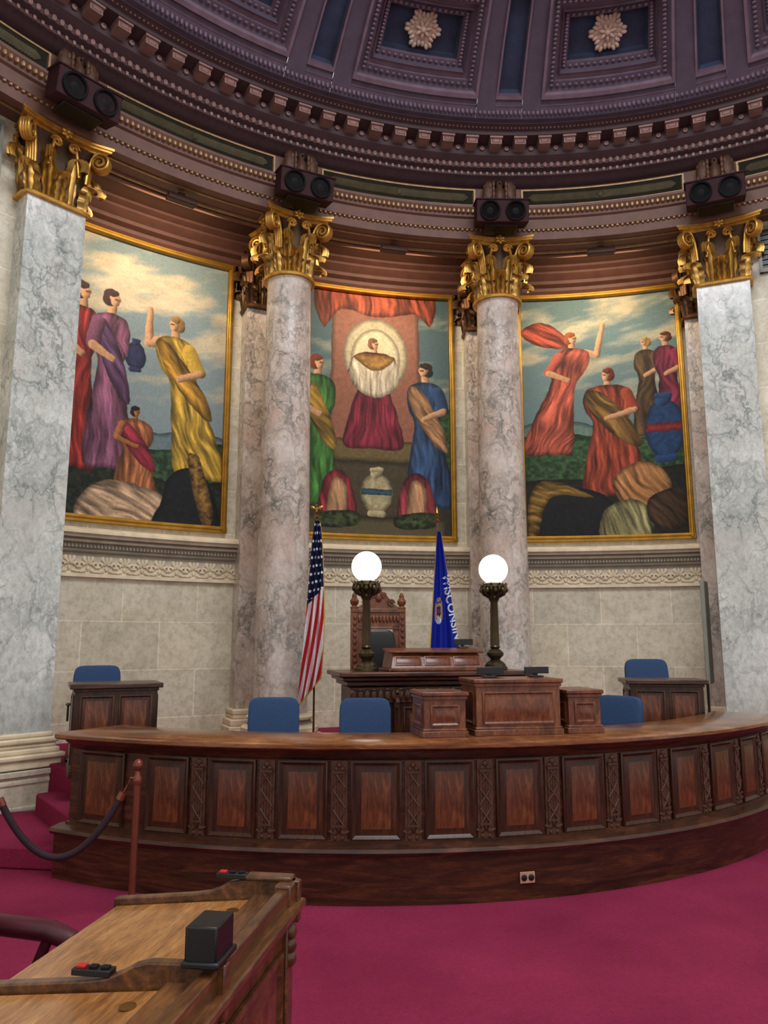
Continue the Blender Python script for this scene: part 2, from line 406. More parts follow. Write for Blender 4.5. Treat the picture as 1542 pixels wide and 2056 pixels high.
for k in range(-3,4):
    a=AX+24*k
    if a-14<A0-6: continue
    dpatch(a-10.3,a-8,5.6,7.1,0); dpatch(a+8,a+10.3,5.6,7.1,0)
    dpatch(a-8,a+8,5.6,5.72,0,8,1); dpatch(a-8,a+8,6.88,7.1,0,8,1)
    dpatch(a+10.3,a+13.7,5.6,5.72,0,2,1); dpatch(a+10.3,a+13.7,6.88,7.1,0,2,1)
    coffer(a,8,5.72,6.88,[(0,0,0,2),(0,0,-.05,2),(.35,.05,-.05,2),(.5,.07,.0,2),(.8,.1,.02,0),(1.5,.18,.02,0),(1.5,.18,.12,2),(1.9,.23,.12,2),(2.1,.25,.05,2),(2.3,.28,.14,0),(3.0,.34,.15,0),(3.0,.34,.26,2),(3.35,.38,.26,1),(3.4,.39,.3,1)])
    coffer(a+12,1.7,5.72,6.88,[(0,0,0,2),(0,0,-.03,2),(.25,.04,-.03,2),(.35,.06,.02,0),(.6,.09,.08,1)],4)
    for ia,ir,d,nn in ((1.15,.14,.0,18),(2.65,.31,.13,14)):
        for p in rectloop(a,8-ia,5.72+ir,6.88-ir,d,nn): mb.ell(p,(.03,.03,.022),6,4,2)
    rosA.append(a)
for i in range(int((A1-A0)/.55)):
    a=A0+.55*i; mb.ell((0,0,0),(.028,.03,.045),5,4,2,T_(dpt(a,7.0,-.01))@Rz(a-90))
for r0,z in ((6.93,-.02),(7.06,-.02)):
    pr=[(dpt(0,r0)[0]-C[0],dpt(0,r0)[2]-.03),(dpt(0,r0)[0]-C[0]+.04,dpt(0,r0)[2]-.04),(dpt(0,r0)[0]-C[0]+.03,dpt(0,r0)[2]+.02)]
    mb.sweep(pr,A0,A1,150,2,c=C)
dpatch(A0,A1,3.0,5.6,0,90,8)
mb.add([P(r,a,9.79) for a in np.linspace(A0,A1,170) for r in (7.0,7.3)],[(2*i,2*i+1,2*i+3,2*i+2) for i in range(169)],0)
dome=build(mb,'ceiling',['rib','coff','domeorn'],kind='structure')
rm=MB()
for k in range(12):
    T=Rz(30*k); w=.19+.05*(k%2)
    rm.ell((0,w*.55,-.03),(.05,w*.55,.03),8,6,0,T)
    rm.ell((.03,w*.95,-.05),(.03,.045,.03),8,5,0,T); rm.ell((-.03,w*.95,-.05),(.03,.045,.03),8,5,0,T)
for k in range(7): rm.ell((0,.07,-.07),(.028,.06,.03),7,5,0,Rz(51.4*k))
rm.ell((0,0,-.09),(.045,.045,.04),10,6)
first=None
for a in rosA:
    if first is None: o=build(rm,'rosette','roset',parent=dome,label='carved leafy rosette in coffer'); first=o
    else: o=first.copy(); link(o)
    p=dpt(a,6.28,.27); o.location=p; o.rotation_euler=(Rz(a-90)@Rx(-36)).to_euler(); o.parent=dome
mb=MB(); mb.lathe([(3.05,11.6),(3.05,11.68)],48,c=(C[0],C[1],0)); build(mb,'window_1','sky',kind='structure')
for i,(a0,a1) in enumerate(((57.5,63.4),(143.2,149))):
    mb=MB(); mb.arcbox(8.29,8.34,a0,a1,7.5,8.24,6,1,c=C); mb.arcbox(8.26,8.3,a0,a1,7.5,7.56,6,0,c=C); mb.arcbox(8.26,8.3,a0,a1,8.18,8.24,6,0,c=C)
    for q in range(7): mb.arcbox(8.27,8.3,a0,a1,7.62+q*.08,7.635+q*.08,6,1,c=C)
    for s in (a0,a1-.3): mb.arcbox(8.26,8.3,s,s+.3,7.5,8.24,1,0,c=C)
    build(mb,'window_%d'%(i+2),['fluted','black'],kind='structure')
# ------------------------------------------------------------ capitals and columns
def capital(rb,h,sq=False,ymax=None,corner=.68):
    mb=MB()
    def rf(p):
        if not sq: return 1.0
        return min(1/max(abs(math.cos(p)),abs(math.sin(p))),1.32)
    mb.lathe([(rb*.95,0),(rb*.92,.5*h),(rb*.98,.75*h),(rb*1.2,.89*h)],40,1,f=rf)
    mb.lathe([(rb*.97,-.03),(rb+.05,-.02),(rb+.06,.01),(rb+.03,.04),(rb*.97,.05)],40,0,f=rf)
    def leaf(p0,zs,hh,W,out):
        nt_,ns=18,10; vs=[];fs=[]
        for i in range(nt_+1):
            t=i/nt_; w=W*(.75+.35*math.sin(pi*min(t*1.1,1)))*(1-.5*t**4)*(1-.3*abs(math.sin(t*pi*4.0))**.7)
            if t<.66: ro=.02+.09*t**1.5; zz=hh*t/.8
            else:
                a=(t-.66)/.34*pi*1.2; ro=.068+out*.6*(1-math.cos(a)); zz=hh*.825+.16*hh*math.sin(a)-.04*(a/pi)
            for j in range(ns+1):
                s_=-1+2*j/ns; r0=rb*rf(p0)
                ra=r0+ro-.06*s_*s_+.018*math.cos(s_*pi*3)
                la=s_*w; c_,s2=math.cos(p0),math.sin(p0)
                vs.append((ra*c_-la*s2,ra*s2+la*c_,zs+zz))
        for i in range(nt_):
            for j in range(ns):
                q=i*(ns+1)+j; fs.append((q,q+1,q+ns+2,q+ns+1))
        mb.add(vs,fs)
    for k in range(8): leaf(rad(45*k+22.5),.03,.66*h,.12,.15)
    for k in range(8): leaf(rad(45*k),.02,.38*h,.135,.16)
    for k in range(4):
        p=rad(45+90*k); c_,s_=math.cos(p),math.sin(p)
        rc=corner-.14; zc=.755*h
        rr=rb*rf(p)
        for off in (-.045,-.015,.015,.045):
            pts=[]
            for t in np.linspace(0,1,6): pts.append((rr+.02+(rc-rr-.02)*t**1.6*.9,.42*h+(zc+.125-.42*h)*math.sin(t*pi/2)))
            for t in np.linspace(0.1,2.1*2*pi,30):
                q=.128*(1-t/(2.3*2*pi)); pts.append((rc+q*math.sin(t),zc+q*math.cos(t)))
            mb.tube([(a*c_-off*s_,a*s_+off*c_,z) for a,z in pts],.024,6)
        p=rad(90*k); c_,s_=math.cos(p),math.sin(p)
        for sg in (-1,1):
            pts=[]
            for t in np.linspace(0,1,5): pts.append((sg*(.2-.06*t),.42*h+.38*h*t))
            for t in np.linspace(.1,1.7*2*pi,18):
                q=.075*(1-t/(1.9*2*pi)); pts.append((sg*(.11+q*math.cos(t)*1),.79*h+q*math.sin(t)))
            ra=rb*rf(p)*1.08+.07
            mb.tube([(ra*c_-x*s_,ra*s_+x*c_,z) for x,z in pts],.022,6)
        a_=corner/1.414
        for q in range(6): mb.ell((0,0,0),(.03,.025,.045),6,4,0,T_(((a_-.06)*c_,(a_-.06)*s_,.95*h))@Rz(90*k-90)@Ry(60*q)@T_((0,0,.04)))
        mb.ell(((a_-.03)*c_,(a_-.03)*s_,.95*h),(.03,.03,.03),8,5)
    def ab(sc):
        L=[]; a_=corner/1.414*sc
        for k in range(4):
            for t in np.linspace(-1,1,9)[:-1]:
                x=a_-.11*(1-abs(t)**2.0); y=t*a_
                T=Rz(90*k)@Vector((x,y,0)); L.append((T.x,T.y))
        return L
    mb.prism(ab(.9),.885*h,.93*h); mb.prism(ab(1.0),.93*h,.965*h); mb.prism(ab(1.04),.965*h,h)
    if ymax is not None: mb.v=[(x,min(y,ymax),z) for x,y,z in mb.v]
    return mb
ZB,ZC,ZT=.64,7.35,8.3
capR=capital(.335,ZT-ZC,corner=.70)
col=thing('column','round veined rose marble column with gilded leafy capital','column',P(8.2,AX+SP/2,0),AX+SP/2-90,'round marble columns')
b_=MB(); b_.box((0,0,ZB+.06),(1.02,1.02,.12)); b_.lathe([(.5,.12),(.53,.15),(.53,.2),(.49,.235),(.44,.25),(.43,.29),(.46,.31),(.465,.34),(.43,.37),(.385,.38)],48,c=(0,0,ZB))
build(b_,'column_base','limetan',col)
b_=MB(); b_.lathe([(.385,ZB+.375),(.375,ZB+.45)]+[(.375-.05*(t**1.6),ZB+.45+t*(ZC-ZB-.5)) for t in np.linspace(0.05,1,12)]+[(.34,ZC-.03),(.34,ZC)],64); build(b_,'shaft','col',col)
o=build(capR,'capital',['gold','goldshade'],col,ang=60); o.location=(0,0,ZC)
clone(col,P(8.2,AX-SP/2,0),AX-SP/2-90)
capS=capital(.37,ZT-ZC,True,ymax=.0,corner=.80)
PA=35.9
def pilaster(a):
    p=thing('pilaster','square grey-green marble pilaster with gilded leafy capital on stone pedestal','pilaster',P(8.4,a,0),a-90,'square marble pilasters')
    b_=MB(); b_.box((0,.39,(.98+ZC)/2),(.74,1.52,ZC-.98)); build(b_,'shaft','pil',p)
    b_=MB(); 
    for w,z0,z1 in ((.96,.6,.70),(1.02,.70,.76),(.92,.76,.82),(.86,.82,.87),(.9,.87,.93),(.8,.93,.985)): b_.box((0,.3,(z0+z1)/2),(w,1.34+(w-.74),z1-z0))
    build(b_,'column_base','limetan',p,bevel=.02)
    b_=MB(); b_.box((0,.3,.3),(1.0,1.6,.6)); b_.box((0,.3,.07),(1.08,1.68,.14)); b_.box((0,.3,.57),(1.06,1.66,.06))
    b_.nest(.8,.34,[(0,0),(.02,-.012),(.05,-.012),(.06,.01)],(0,-.505,.34)); build(b_,'pedestal','lime',p,bevel=.008)
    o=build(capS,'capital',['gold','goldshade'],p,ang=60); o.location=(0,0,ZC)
    return p
pl=pilaster(AX+PA); clone(pl,P(8.4,AX-PA,0),AX-PA-90)
capT=capital(.36,ZT-ZC-.02,True,ymax=.0,corner=.70)
rp=thing('respond_pilaster','flat rose marble pilaster on niche masonry with darker gilt capital','pilaster',P(9.56,AX+SP/2,0),AX+SP/2-90,'flat responding pilasters')
b_=MB(); b_.box((0,-.15,(1.0+ZC)/2),(.74,.34,ZC-1.0)); build(b_,'shaft','col',rp)
b_=MB()
for w,z0,z1 in ((.98,.62,.76),(.94,.76,.86),(.84,.86,.92),(.86,.92,1.0)): b_.box((0,-.2,(z0+z1)/2),(w,.34+(w-.74),z1-z0))
build(b_,'column_base','limetan',rp,bevel=.02)
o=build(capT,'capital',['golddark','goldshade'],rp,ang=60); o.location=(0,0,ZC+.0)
clone(rp,P(9.56,AX-SP/2,0),AX-SP/2-90)
for s in (-1,1): clone(rp,P(9.56,AX+s*34.6,0),AX+s*34.6-90)
# ------------------------------------------------------------ murals: plain generic painted scenes of similar size and colours
rng=np.random.RandomState(7); LAT=rng.rand(128,128)
def vn(x,y):
    xi=np.floor(x).astype(int); yi=np.floor(y).astype(int); fx=x-xi; fy=y-yi
    fx=fx*fx*(3-2*fx); fy=fy*fy*(3-2*fy); a=LAT[yi%128,xi%128]; b=LAT[yi%128,(xi+1)%128]; c=LAT[(yi+1)%128,xi%128]; d=LAT[(yi+1)%128,(xi+1)%128]
    return (a*(1-fx)+b*fx)*(1-fy)+(c*(1-fx)+d*fx)*fy
def fbm(x,y,o=4): return sum(vn(x*2**k+17*k,y*2**k+5*k)/2**k for k in range(o))/(2-2**(1-o))
class Art:
    # drawn on a 100 wide x 160 high sheet, y downwards
    def __init__(s,W=320,H=500):
        s.W,s.H=W,H; s.sc=W/100.; s.img=np.zeros((H,W,3)); Y,X=np.mgrid[0:H,0:W].astype(float)
        s.X=X+4*(fbm(X/14+3,Y/14,3)-.5); s.Y=Y+4*(fbm(X/14+50,Y/14+9,3)-.5)
        s.fol=fbm(X/7,Y/6,4)*2-1; s.br=fbm(X/2.5,Y/4,2)*2-1; s.k=0
    def pt(s,x,y): return x*s.W/100.,y*s.H/160.
    def col(s,c): c=c.lstrip('#'); return np.array([int(c[i:i+2],16)/255 for i in (0,2,4)])*.93
    def comp(s,mask,c): s.img=s.img*(1-mask[...,None])+c*mask[...,None]
    def sky(s,top,bot,cloud,thr=.5,q=0):
        t=(s.Y/s.H)[...,None]; s.img=s.col(top)*(1-t)+s.col(bot)*t
        f=fbm(s.X/110+q,s.Y/34+q+s.X/200,5); m=np.clip((f-thr)*5,0,1); s.comp(m*.9*np.clip(1.4-s.Y/s.H*1.4,0,1),s.col(cloud)*(.86+.25*fbm(s.X/30,s.Y/14,3))[...,None])
    def smooth(s,pts,n=5):
        k=len(pts); out=[]
        for i in range(k):
            p0,p1,p2,p3=[np.array(pts[(i+j-1)%k],float) for j in range(4)]
            for t in np.linspace(0,1,n,endpoint=False):
                out.append(.5*((2*p1)+(-p0+p2)*t+(2*p0-5*p1+4*p2-p3)*t*t+(-p0+3*p1-3*p2+p3)*t**3))
        return np.array(out)
    def poly(s,pts,c,fold=0,fd=90,sm=True,tex=0):
        p=[s.pt(*q) for q in pts]; p=s.smooth(p) if sm else np.array(p); k=len(p)
        x0=max(int(p[:,0].min())-4,0);x1=min(int(p[:,0].max())+5,s.W);y0=max(int(p[:,1].min())-4,0);y1=min(int(p[:,1].max())+5,s.H)
        if x1<=x0 or y1<=y0: return
        X=s.X[y0:y1,x0:x1];Y=s.Y[y0:y1,x0:x1]; ins=np.zeros(X.shape,bool); d2=np.full(X.shape,1e9)
        for i in range(k):
            ax,ay=p[i];bx,by=p[(i+1)%k]
            if ay!=by: ins^=((ay>Y)!=(by>Y))&(X<(bx-ax)*(Y-ay)/(by-ay)+ax)
            dx,dy=bx-ax,by-ay; L=dx*dx+dy*dy+1e-9; t=np.clip(((X-ax)*dx+(Y-ay)*dy)/L,0,1)
            d2=np.minimum(d2,(X-ax-t*dx)**2+(Y-ay-t*dy)**2)
        d=np.sqrt(d2); mk=np.clip(np.where(ins,d,-d)+.5,0,1); sh=.6+.42*np.clip(d/9,0,1)
        s.k+=1
        if fold:
            a=rad(fd); ac=X*math.sin(a)-Y*math.cos(a); al=X*math.cos(a)+Y*math.sin(a)
            ac=ac+22*(vn(al/45+s.k,ac/60)-.5)
            f=(vn(ac/8+s.k*3,al/50)*.55+vn(ac/3.4+s.k,al/24)*.45-.5)*2
            sh=sh*(1+fold*2.2*f)
        if tex: sh=sh*(1+tex*2.2*s.fol[y0:y1,x0:x1])
        sh=sh*(1+.06*s.br[y0:y1,x0:x1]); mask=np.zeros((s.H,s.W)); mask[y0:y1,x0:x1]=mk
        S=np.ones((s.H,s.W)); S[y0:y1,x0:x1]=sh
        s.comp(mask,np.clip(s.col(c)[None,None,:]*S[...,None],0,1))
    def limb(s,pts,c):
        P_=[(*s.pt(x,y),r*s.sc) for x,y,r in pts]
        best=np.full((s.H,s.W),-1e9); lat=np.zeros((s.H,s.W))
        for (ax,ay,ar),(bx,by,br) in zip(P_[:-1],P_[1:]):
            dx,dy=bx-ax,by-ay; L=dx*dx+dy*dy+1e-9; t=np.clip(((s.X-ax)*dx+(s.Y-ay)*dy)/L,0,1)
            ox=s.X-ax-t*dx; oy=s.Y-ay-t*dy; d=np.sqrt(ox*ox+oy*oy); r=ar+(br-ar)*t
            q=r-d; l=(ox*.8+oy*.5)/r; u=q>best; best=np.where(u,q,best); lat=np.where(u,l,lat)
        mask=np.clip(best+.5,0,1); sh=np.clip((1.05-.42*lat-.28*lat*lat)*(1+.1*s.br),.35,1.2)
        s.comp(mask,np.clip(s.col(c)[None,None,:]*sh[...,None],0,1))
    def fig(s,x,y,h,w,c,hair,face=1,lean=0,skin='#b98c66',up=None,sash=None,arm=1):
        r=h*.052
        s.limb([(x,y+r,r*.5),(x-face*.3,y+r*2,r*.6)],skin)
        s.limb([(x-face*r*.25,y-r*.15,r*.95),(x-face*r*.4,y+r*.2,r*.8)],hair)
        s.limb([(x+face*r*.2,y+.05*r,r*.66),(x+face*r*.22,y+r*.42,r*.48)],skin)
        s.limb([(x-face*r*.1,y-r*.65,r*.5),(x+face*r*.35,y-r*.68,r*.3)],hair)
        s.limb([(x+face*r*.25,y,r*.1),(x+face*r*.6,y-r*.03,r*.1)],'#5a3a28')
        if up:
            s.limb([(x+face*w*.28,y+h*.14,r*.75),(x+face*w*.5,y+h*.16,r*.55),(up[0],up[1],r*.38)],skin)
        t=y+h*.105; b=y+h
        s.poly([(x-w*.16,t-1),(x+w*.16,t-1),(x+w*.36,t+h*.04),(x+w*.38+lean*.15,t+h*.18),(x+lean*.35+w*.26,y+h*.42),(x+lean*.7+w*.4,y+h*.7),(x+lean+w*.5,b),(x+lean,b+1.5),(x+lean-w*.5,b),(x+lean*.7-w*.42,y+h*.7),(x+lean*.35-w*.27,y+h*.42),(x-w*.38+lean*.15,t+h*.18),(x-w*.36,t+h*.04)],c,.3,90-lean*1.2)
        if sash: s.poly([(x-w*.34,t+h*.03),(x-w*.05,t+h*.06),(x+w*.32+lean*.4,y+h*.42),(x+w*.42+lean*.6,y+h*.62),(x+w*.1+lean*.5,y+h*.55),(x-w*.3+lean*.2,y+h*.3)],sash,.3,50)
        if arm:
            s.limb([(x-face*w*.28,t+h*.06,r*.85),(x-face*w*.38+lean*.2,y+h*.3,r*.75)],c); s.limb([(x-face*w*.38+lean*.2,y+h*.31,r*.5),(x+face*w*.05+lean*.25,y+h*.37,r*.38)],skin)
    def ring(s,x,y,rx,ry,n=14): return [(x+rx*math.cos(2*pi*i/n),y+ry*math.sin(2*pi*i/n)) for i in range(n)]
    def jar(s,x,y,rx,ry,c,band=None):
        s.poly(s.ring(x,y,rx,ry),c,tex=.1); s.limb([(x-rx*.1,y-ry*.95,rx*.3),(x+rx*.1,y-ry*1.05,rx*.3)],c); s.limb([(x-rx*.3,y-ry*1.15,rx*.14),(x+rx*.3,y-ry*1.15,rx*.14)],c); s.limb([(x-rx*.4,y+ry,rx*.2),(x+rx*.4,y+ry,rx*.2)],c)
        if band: s.poly([(x-rx*.95,y-ry*.2),(x+rx*.95,y-ry*.2),(x+rx*.95,y+ry*.1),(x-rx*.95,y+ry*.1)],band,tex=.1,sm=False)
def art_left():
    A=Art(); A.sky('#7b8c8e','#8799a0','#cbbb9c',.45)
    A.poly([(-5,112),(30,102),(60,108),(80,104),(105,110),(105,130),(-5,130)],'#66797f',tex=.05)
    A.poly([(-5,116),(30,112),(60,118),(105,112),(105,165),(-5,165)],'#2f4a31',tex=.28)
    A.poly([(-5,132),(40,128),(70,136),(105,134),(105,165),(-5,165)],'#232a20',tex=.3)
    A.fig(16,36,96,24,'#8b2c28','#3a2420',1)
    A.jar(46,66,6,8,'#2c3052')
    A.fig(32,36,94,26,'#74485f','#3a2420',1,2,sash='#553a58')
    A.fig(68,42,88,30,'#b59338','#8d6a3c',-1,18,up=(53,36),sash='#a47a2c')
    A.fig(48,98,52,26,'#9a5f3c','#1d1614',1,2,skin='#9a6234',sash='#8c2a3c')
    A.poly([(20,150),(35,138),(62,142),(66,152),(52,162),(22,162)],'#b89a7c',.3,20)
    A.poly([(68,132),(80,126),(92,136),(96,164),(60,164),(64,148)],'#191c21',tex=.12); A.poly([(78,120),(84,118),(88,128),(94,150),(90,162),(84,146)],'#7a5c2c',tex=.35)
    return A
def art_mid():
    A=Art(); A.sky('#44595e','#66807f','#a7a288',.6,4)
    A.poly([(-5,88),(30,80),(70,84),(105,78),(105,130),(-5,130)],'#32502f',tex=.28)
    A.poly([(22,10),(78,10),(80,100),(20,100)],'#8a5a48',sm=False,tex=.04); A.poly(A.ring(50,42,21,25),'#b5a886',tex=.05); A.poly(A.ring(50,44,16,20),'#cdc09a',tex=.04)
    A.poly([(14,-4),(84,-4),(86,20),(76,12),(50,16),(28,12),(16,26)],'#8a3f2c',.3,80)
    A.poly([(-5,118),(40,112),(60,112),(105,118),(105,165),(-5,165)],'#38342a',sm=False,tex=.06)
    A.poly([(24,98),(78,98),(80,112),(22,112)],'#685838',sm=False,tex=.06); A.poly([(16,112),(84,112),(88,148),(12,148)],'#463e2c',sm=False,tex=.06); A.poly([(6,148),(94,148),(96,165),(4,165)],'#595139',sm=False)
    A.fig(49,34,68,38,'#6b2230','#6d4a30',1,0); A.poly([(36,44),(62,44),(64,62),(50,70),(35,62)],'#c6b89d',.22,90); A.poly([(37,42),(62,42),(56,50),(49,52),(43,50)],'#9c7236',tex=.15)
    A.fig(13,50,90,29,'#3f6f32','#6a3020',1,0,sash='#96762f'); A.fig(82,50,88,30,'#2c4364','#2b211c',-1,3,sash='#9c7450')
    A.jar(51,132,10,13,'#a89d78','#3c6272')
    for x,c in ((26,'#7a2830'),(76,'#803038')):
        A.poly([(x-9,126),(x,118),(x+9,126),(x+11,150),(x-11,150)],c,.3,80); A.poly([(x-3,124),(x+6,128),(x+5,146),(x-6,148)],'#b98c66',.15,80); A.poly([(x-12,146),(x+12,144),(x+11,153),(x-11,154)],'#353f25',tex=.4)
    return A
def art_right():
    A=Art(); A.sky('#5f7678','#728d90','#bdb294',.48,9)
    A.poly([(-5,90),(30,84),(60,90),(105,84),(105,130),(-5,130)],'#5f7a70',tex=.06); A.poly([(-5,98),(30,92),(60,98),(105,96),(105,140),(-5,140)],'#314c2f',tex=.3)
    A.poly([(-5,126),(50,122),(105,118),(105,165),(-5,165)],'#22211a',tex=.2)
    A.poly([(2,22),(16,16),(30,26),(34,34),(20,34),(8,30)],'#a04430',.3,20)
    A.fig(34,28,76,30,'#a85240','#8a4a24',1,-18,up=(54,20))
    A.fig(79,34,60,18,'#54402a','#a08040',-1); A.fig(91,32,66,20,'#7c2e44','#5a2a1a',-1,2)
    A.fig(55,54,78,40,'#903f2c','#6a2a20',-1,3,sash='#7a5a2c')
    A.jar(88,92,12,19,'#22406a','#903034')
    A.poly([(4,136),(20,126),(44,130),(56,140),(58,164),(4,164)],'#191c20',tex=.1); A.poly([(3,138),(10,124),(24,124),(44,134),(24,132),(14,138),(8,160),(3,160)],'#84662e',.35,20)
    A.poly([(56,122),(72,112),(86,118),(90,134),(76,142),(60,138)],'#a87548',.25,60); A.poly([(50,142),(68,136),(78,146),(74,162),(48,162)],'#88825a',.3,80)
    A.poly([(76,136),(94,130),(100,146),(92,156),(78,152)],'#3d2c1e',.34,40)
    return A
HA=8.2; PZ0,PZ1=3.72,8.06
def grid_color(name,pts,cols,W,H,mat,parent):
    me=bpy.data.meshes.new(name); idx=np.arange(W*H).reshape(H,W)
    f=np.stack([idx[:-1,:-1],idx[1:,:-1],idx[1:,1:],idx[:-1,1:]],-1).reshape(-1,4)
    me.from_pydata(pts.tolist(),[],f.tolist()); me.materials.append(M[mat])
    ca=me.color_attributes.new('Col','FLOAT_COLOR','POINT')
    c=np.clip(cols,0,1); lin=np.where(c<=.04045,c/12.92,((c+.055)/1.055)**2.4); ca.data.foreach_set('color',np.concatenate([lin,np.ones((len(lin),1))],1).ravel())
    me.polygons.foreach_set('use_smooth',[True]*len(me.polygons))
    o=bpy.data.objects.new(name,me); link(o); o.parent=parent; return o
for ac,art,lab in ((AX+SP-.1,art_left(),'painted mural of robed figures in plum and gold in gilt frame'),
               (AX,art_mid(),'painted mural of crimson, green and blue robed figures in gilt frame'),
               (AX-SP,art_right(),'painted mural of rose and red draped figures in gilt frame')):
    p=thing('mural_painting',lab,'painting',P(9.58,ac,0),ac-90,'framed murals')
    W,H=art.W,art.H
    u=np.linspace(0,1,W); v=np.linspace(0,1,H); U,V=np.meshgrid(u,v)
    R=9.57; a=np.radians(90+HA*(1-2*U)); x=R*np.cos(a); y=R*np.sin(a)-9.58; z=PZ1-(PZ1-PZ0)*V
    grid_color('canvas',np.stack([x,y,z],-1).reshape(-1,3),art.img.reshape(-1,3),W,H,'canvas',p)
    mb=MB(); cc=(0,-9.58); n=24
    for r0,r1,w in ((9.5,9.58,.10),(9.47,9.52,.05)):
        wa=math.degrees(w/9.57)
        mb.arcbox(r0,r1,90-HA-wa*.6,90+HA+wa*.6,PZ1-.03,PZ1-.03+w,n,0,cc); mb.arcbox(r0,r1,90-HA-wa*.6,90+HA+wa*.6,PZ0+.03-w,PZ0+.03,n,0,cc)
        for s in (-1,1): mb.arcbox(r0,r1,90+s*HA-wa*.5,90+s*HA+wa*.5,PZ0-.05,PZ1+.05,1,0,cc)
    build(mb,'frame','frame',p,bevel=.012)
# ------------------------------------------------------------ loudspeakers, eagles, picture lights
sp=None
angs=[AX+SP/2,AX-SP/2,AX+PA,AX-PA]
for a in angs:
    loc=P(7.50,a+.25,8.305)
    if sp is None:
        sp=thing('loudspeaker','maroon twin-cone loudspeaker box tilted downward on top of capital','loudspeaker',loc,a-90,'loudspeakers above the capitals')
        T=Rx(12)
        b_=MB(); b_.box((0,.0,.20),(.80,.32,.33),0,T); b_.box((0,.0,.375),(.84,.35,.025),0,T); build(b_,'case','maroonbox',sp,bevel=.01)
        b_=MB(); b_.box((0,.1,.03),(.5,.3,.05)); build(b_,'bracket','black',sp,bevel=.01)
        for s in (-1,1):
            b_=MB(); Tt=T@T_((s*.195,-.16,.2))@Rx(90)
            b_.lathe([(.155,0),(.155,.03),(.145,.04),(.13,.03),(.125,-.0),(.05,-.03),(.05,-.0),(.0,.015)],28,0,Tt); build(b_,'speaker_cone','grill',sp)
    else: clone(sp,loc,a-90)
eg=None
for a in angs:
    loc=P(7.74,a,8.82)
    if eg is None:
        eg=thing('eagle_ornament','carved bronze-toned eagle with folded wings on the frieze','carving',loc,a-90,'carved eagles')
        b_=MB(); b_.lathe([(.04,0),(.08,.04),(.095,.14),(.08,.24),(.05,.3),(.055,.34),(.05,.38),(.015,.41)],14,0,T_((0,0,0))); b_.ell((0,-.06,.345),(.018,.05,.02),6,5)
        build(b_,'body','eagle',eg)
        b_=MB()
        for s in (-1,1):
            b_.ell((s*.17,0,.22),(.1,.06,.2),14,10)
            for rz_ in range(4):
                for k in range(4): b_.ell((s*(.1+.045*k),-.055+.012*k,.34-.085*rz_-.015*k),(.026,.016,.055),6,5)
        build(b_,'wings','eagle',eg)
    else: clone(eg,loc,a-90)
pl_=None
for k in (-1,0,1):
    a=AX+k*SP; loc=P(8.2,a,8.16)
    if pl_ is None:
        pl_=thing('picture_light','small umber box picture light fixed under the soffit','light fixture',loc,a-90,'picture lights')
        b_=MB(); b_.box((0,0,.04),(.42,.14,.08)); b_.box((0,.02,.11),(.1,.06,.09)); b_.box((0,-.03,.02),(.46,.04,.05)); build(b_,'housing','soff',pl_,bevel=.008)
    else: clone(pl_,loc,a-90)
    L=bpy.data.lights.new('picture_lamp','AREA'); L.shape='RECTANGLE'; L.size=1.4; L.size_y=.12; L.energy=55; L.color=(1,.80,.55)
    o=bpy.data.objects.new('picture_lamp',L); link(o); o.location=P(8.33,a,8.2)
    d=Vector(P(9.6,a,6.9))-o.location; o.rotation_euler=d.to_track_quat('-Z','Y').to_euler()
# ------------------------------------------------------------ curved front bench
bench=thing('curved_bench','long curved dark mahogany dais bench with raised panels and carved fasces','bench',(B[0],B[1],0))
aL,aR=-119.3,-34.4
b_=MB(); b_.sweep([(5.1,0),(5.40,0),(5.41,.36),(5.45,.37),(5.465,.395),(5.45,.42),(5.36,.44),(5.1,.44)],aL-.6,aR+.6,90); build(b_,'plinth','wdx',bench)
b_=MB(); b_.sweep([(5.14,.43),(5.345,.43),(5.345,.455),(5.31,.46),(5.31,1.06),(5.33,1.075),(5.34,1.1),(5.39,1.13),(5.40,1.155),(5.14,1.155)],aL,aR,90); build(b_,'body','wdx',bench)
b_=MB(); b_.sweep([(4.72,1.15),(5.44,1.15),(5.46,1.165),(5.46,1.19),(5.44,1.205),(4.72,1.205)],aL-.7,aR+.7,90); build(b_,'counter_top','wt',bench)
fp=MB(); fp.nest(.40,.6,[(0,0),(0,-.02),(.012,-.026),(.03,-.012),(.036,-.006),(.05,-.006),(.085,-.018)],m=1,mc=0)
ff=MB(); ff.box((0,-.005,0),(.13,.015,.6))
for x in (-.033,-.011,.011,.033): ff.tube([(x,-.016,-.17),(x,-.016,.2)],.0115,6)
for s in (-1,1):
    for z0 in (-.2,-.05,.1): ff.tube([(-.048,-.02,z0 if s>0 else z0+.13),(0,-.03,z0+.065),(.048,-.02,z0+.13 if s>0 else z0)],.007,5)
for z in (-.19,.215): ff.box((0,-.018,z),(.1,.03,.02))
for k in range(5): ff.ell((0,-.014,.05),(.012,.012,.04),6,4,0,T_((0,0,-.26))@Ry(-70+35*k))
ff.ell((-.025,-.016,.24),(.02,.014,.02),6,4); ff.ell((.025,-.016,.24),(.02,.014,.02),6,4); ff.ell((0,-.018,.27),(.022,.014,.024),6,4)
for s in (-1,1): ff.ell((s*.03,-.014,-.24),(.02,.014,.02),6,4); ff.ell((s*.03,-.014,-.28),(.018,.012,.018),6,4)
p0=f0=None
phis=[4.1+6.3*k for k in range(-3,8)]
def onb(o,phi,z,r=5.31): o.location=(r*math.sin(rad(phi)),-r*math.cos(rad(phi)),z); o.rotation_euler=(0,0,rad(phi)); o.parent=bench
for ph in phis:
    if f0 is None: f0=build(ff,'carved_fasces','carv',bench); o=f0
    else: o=f0.copy(); link(o)
    onb(o,ph,.755)
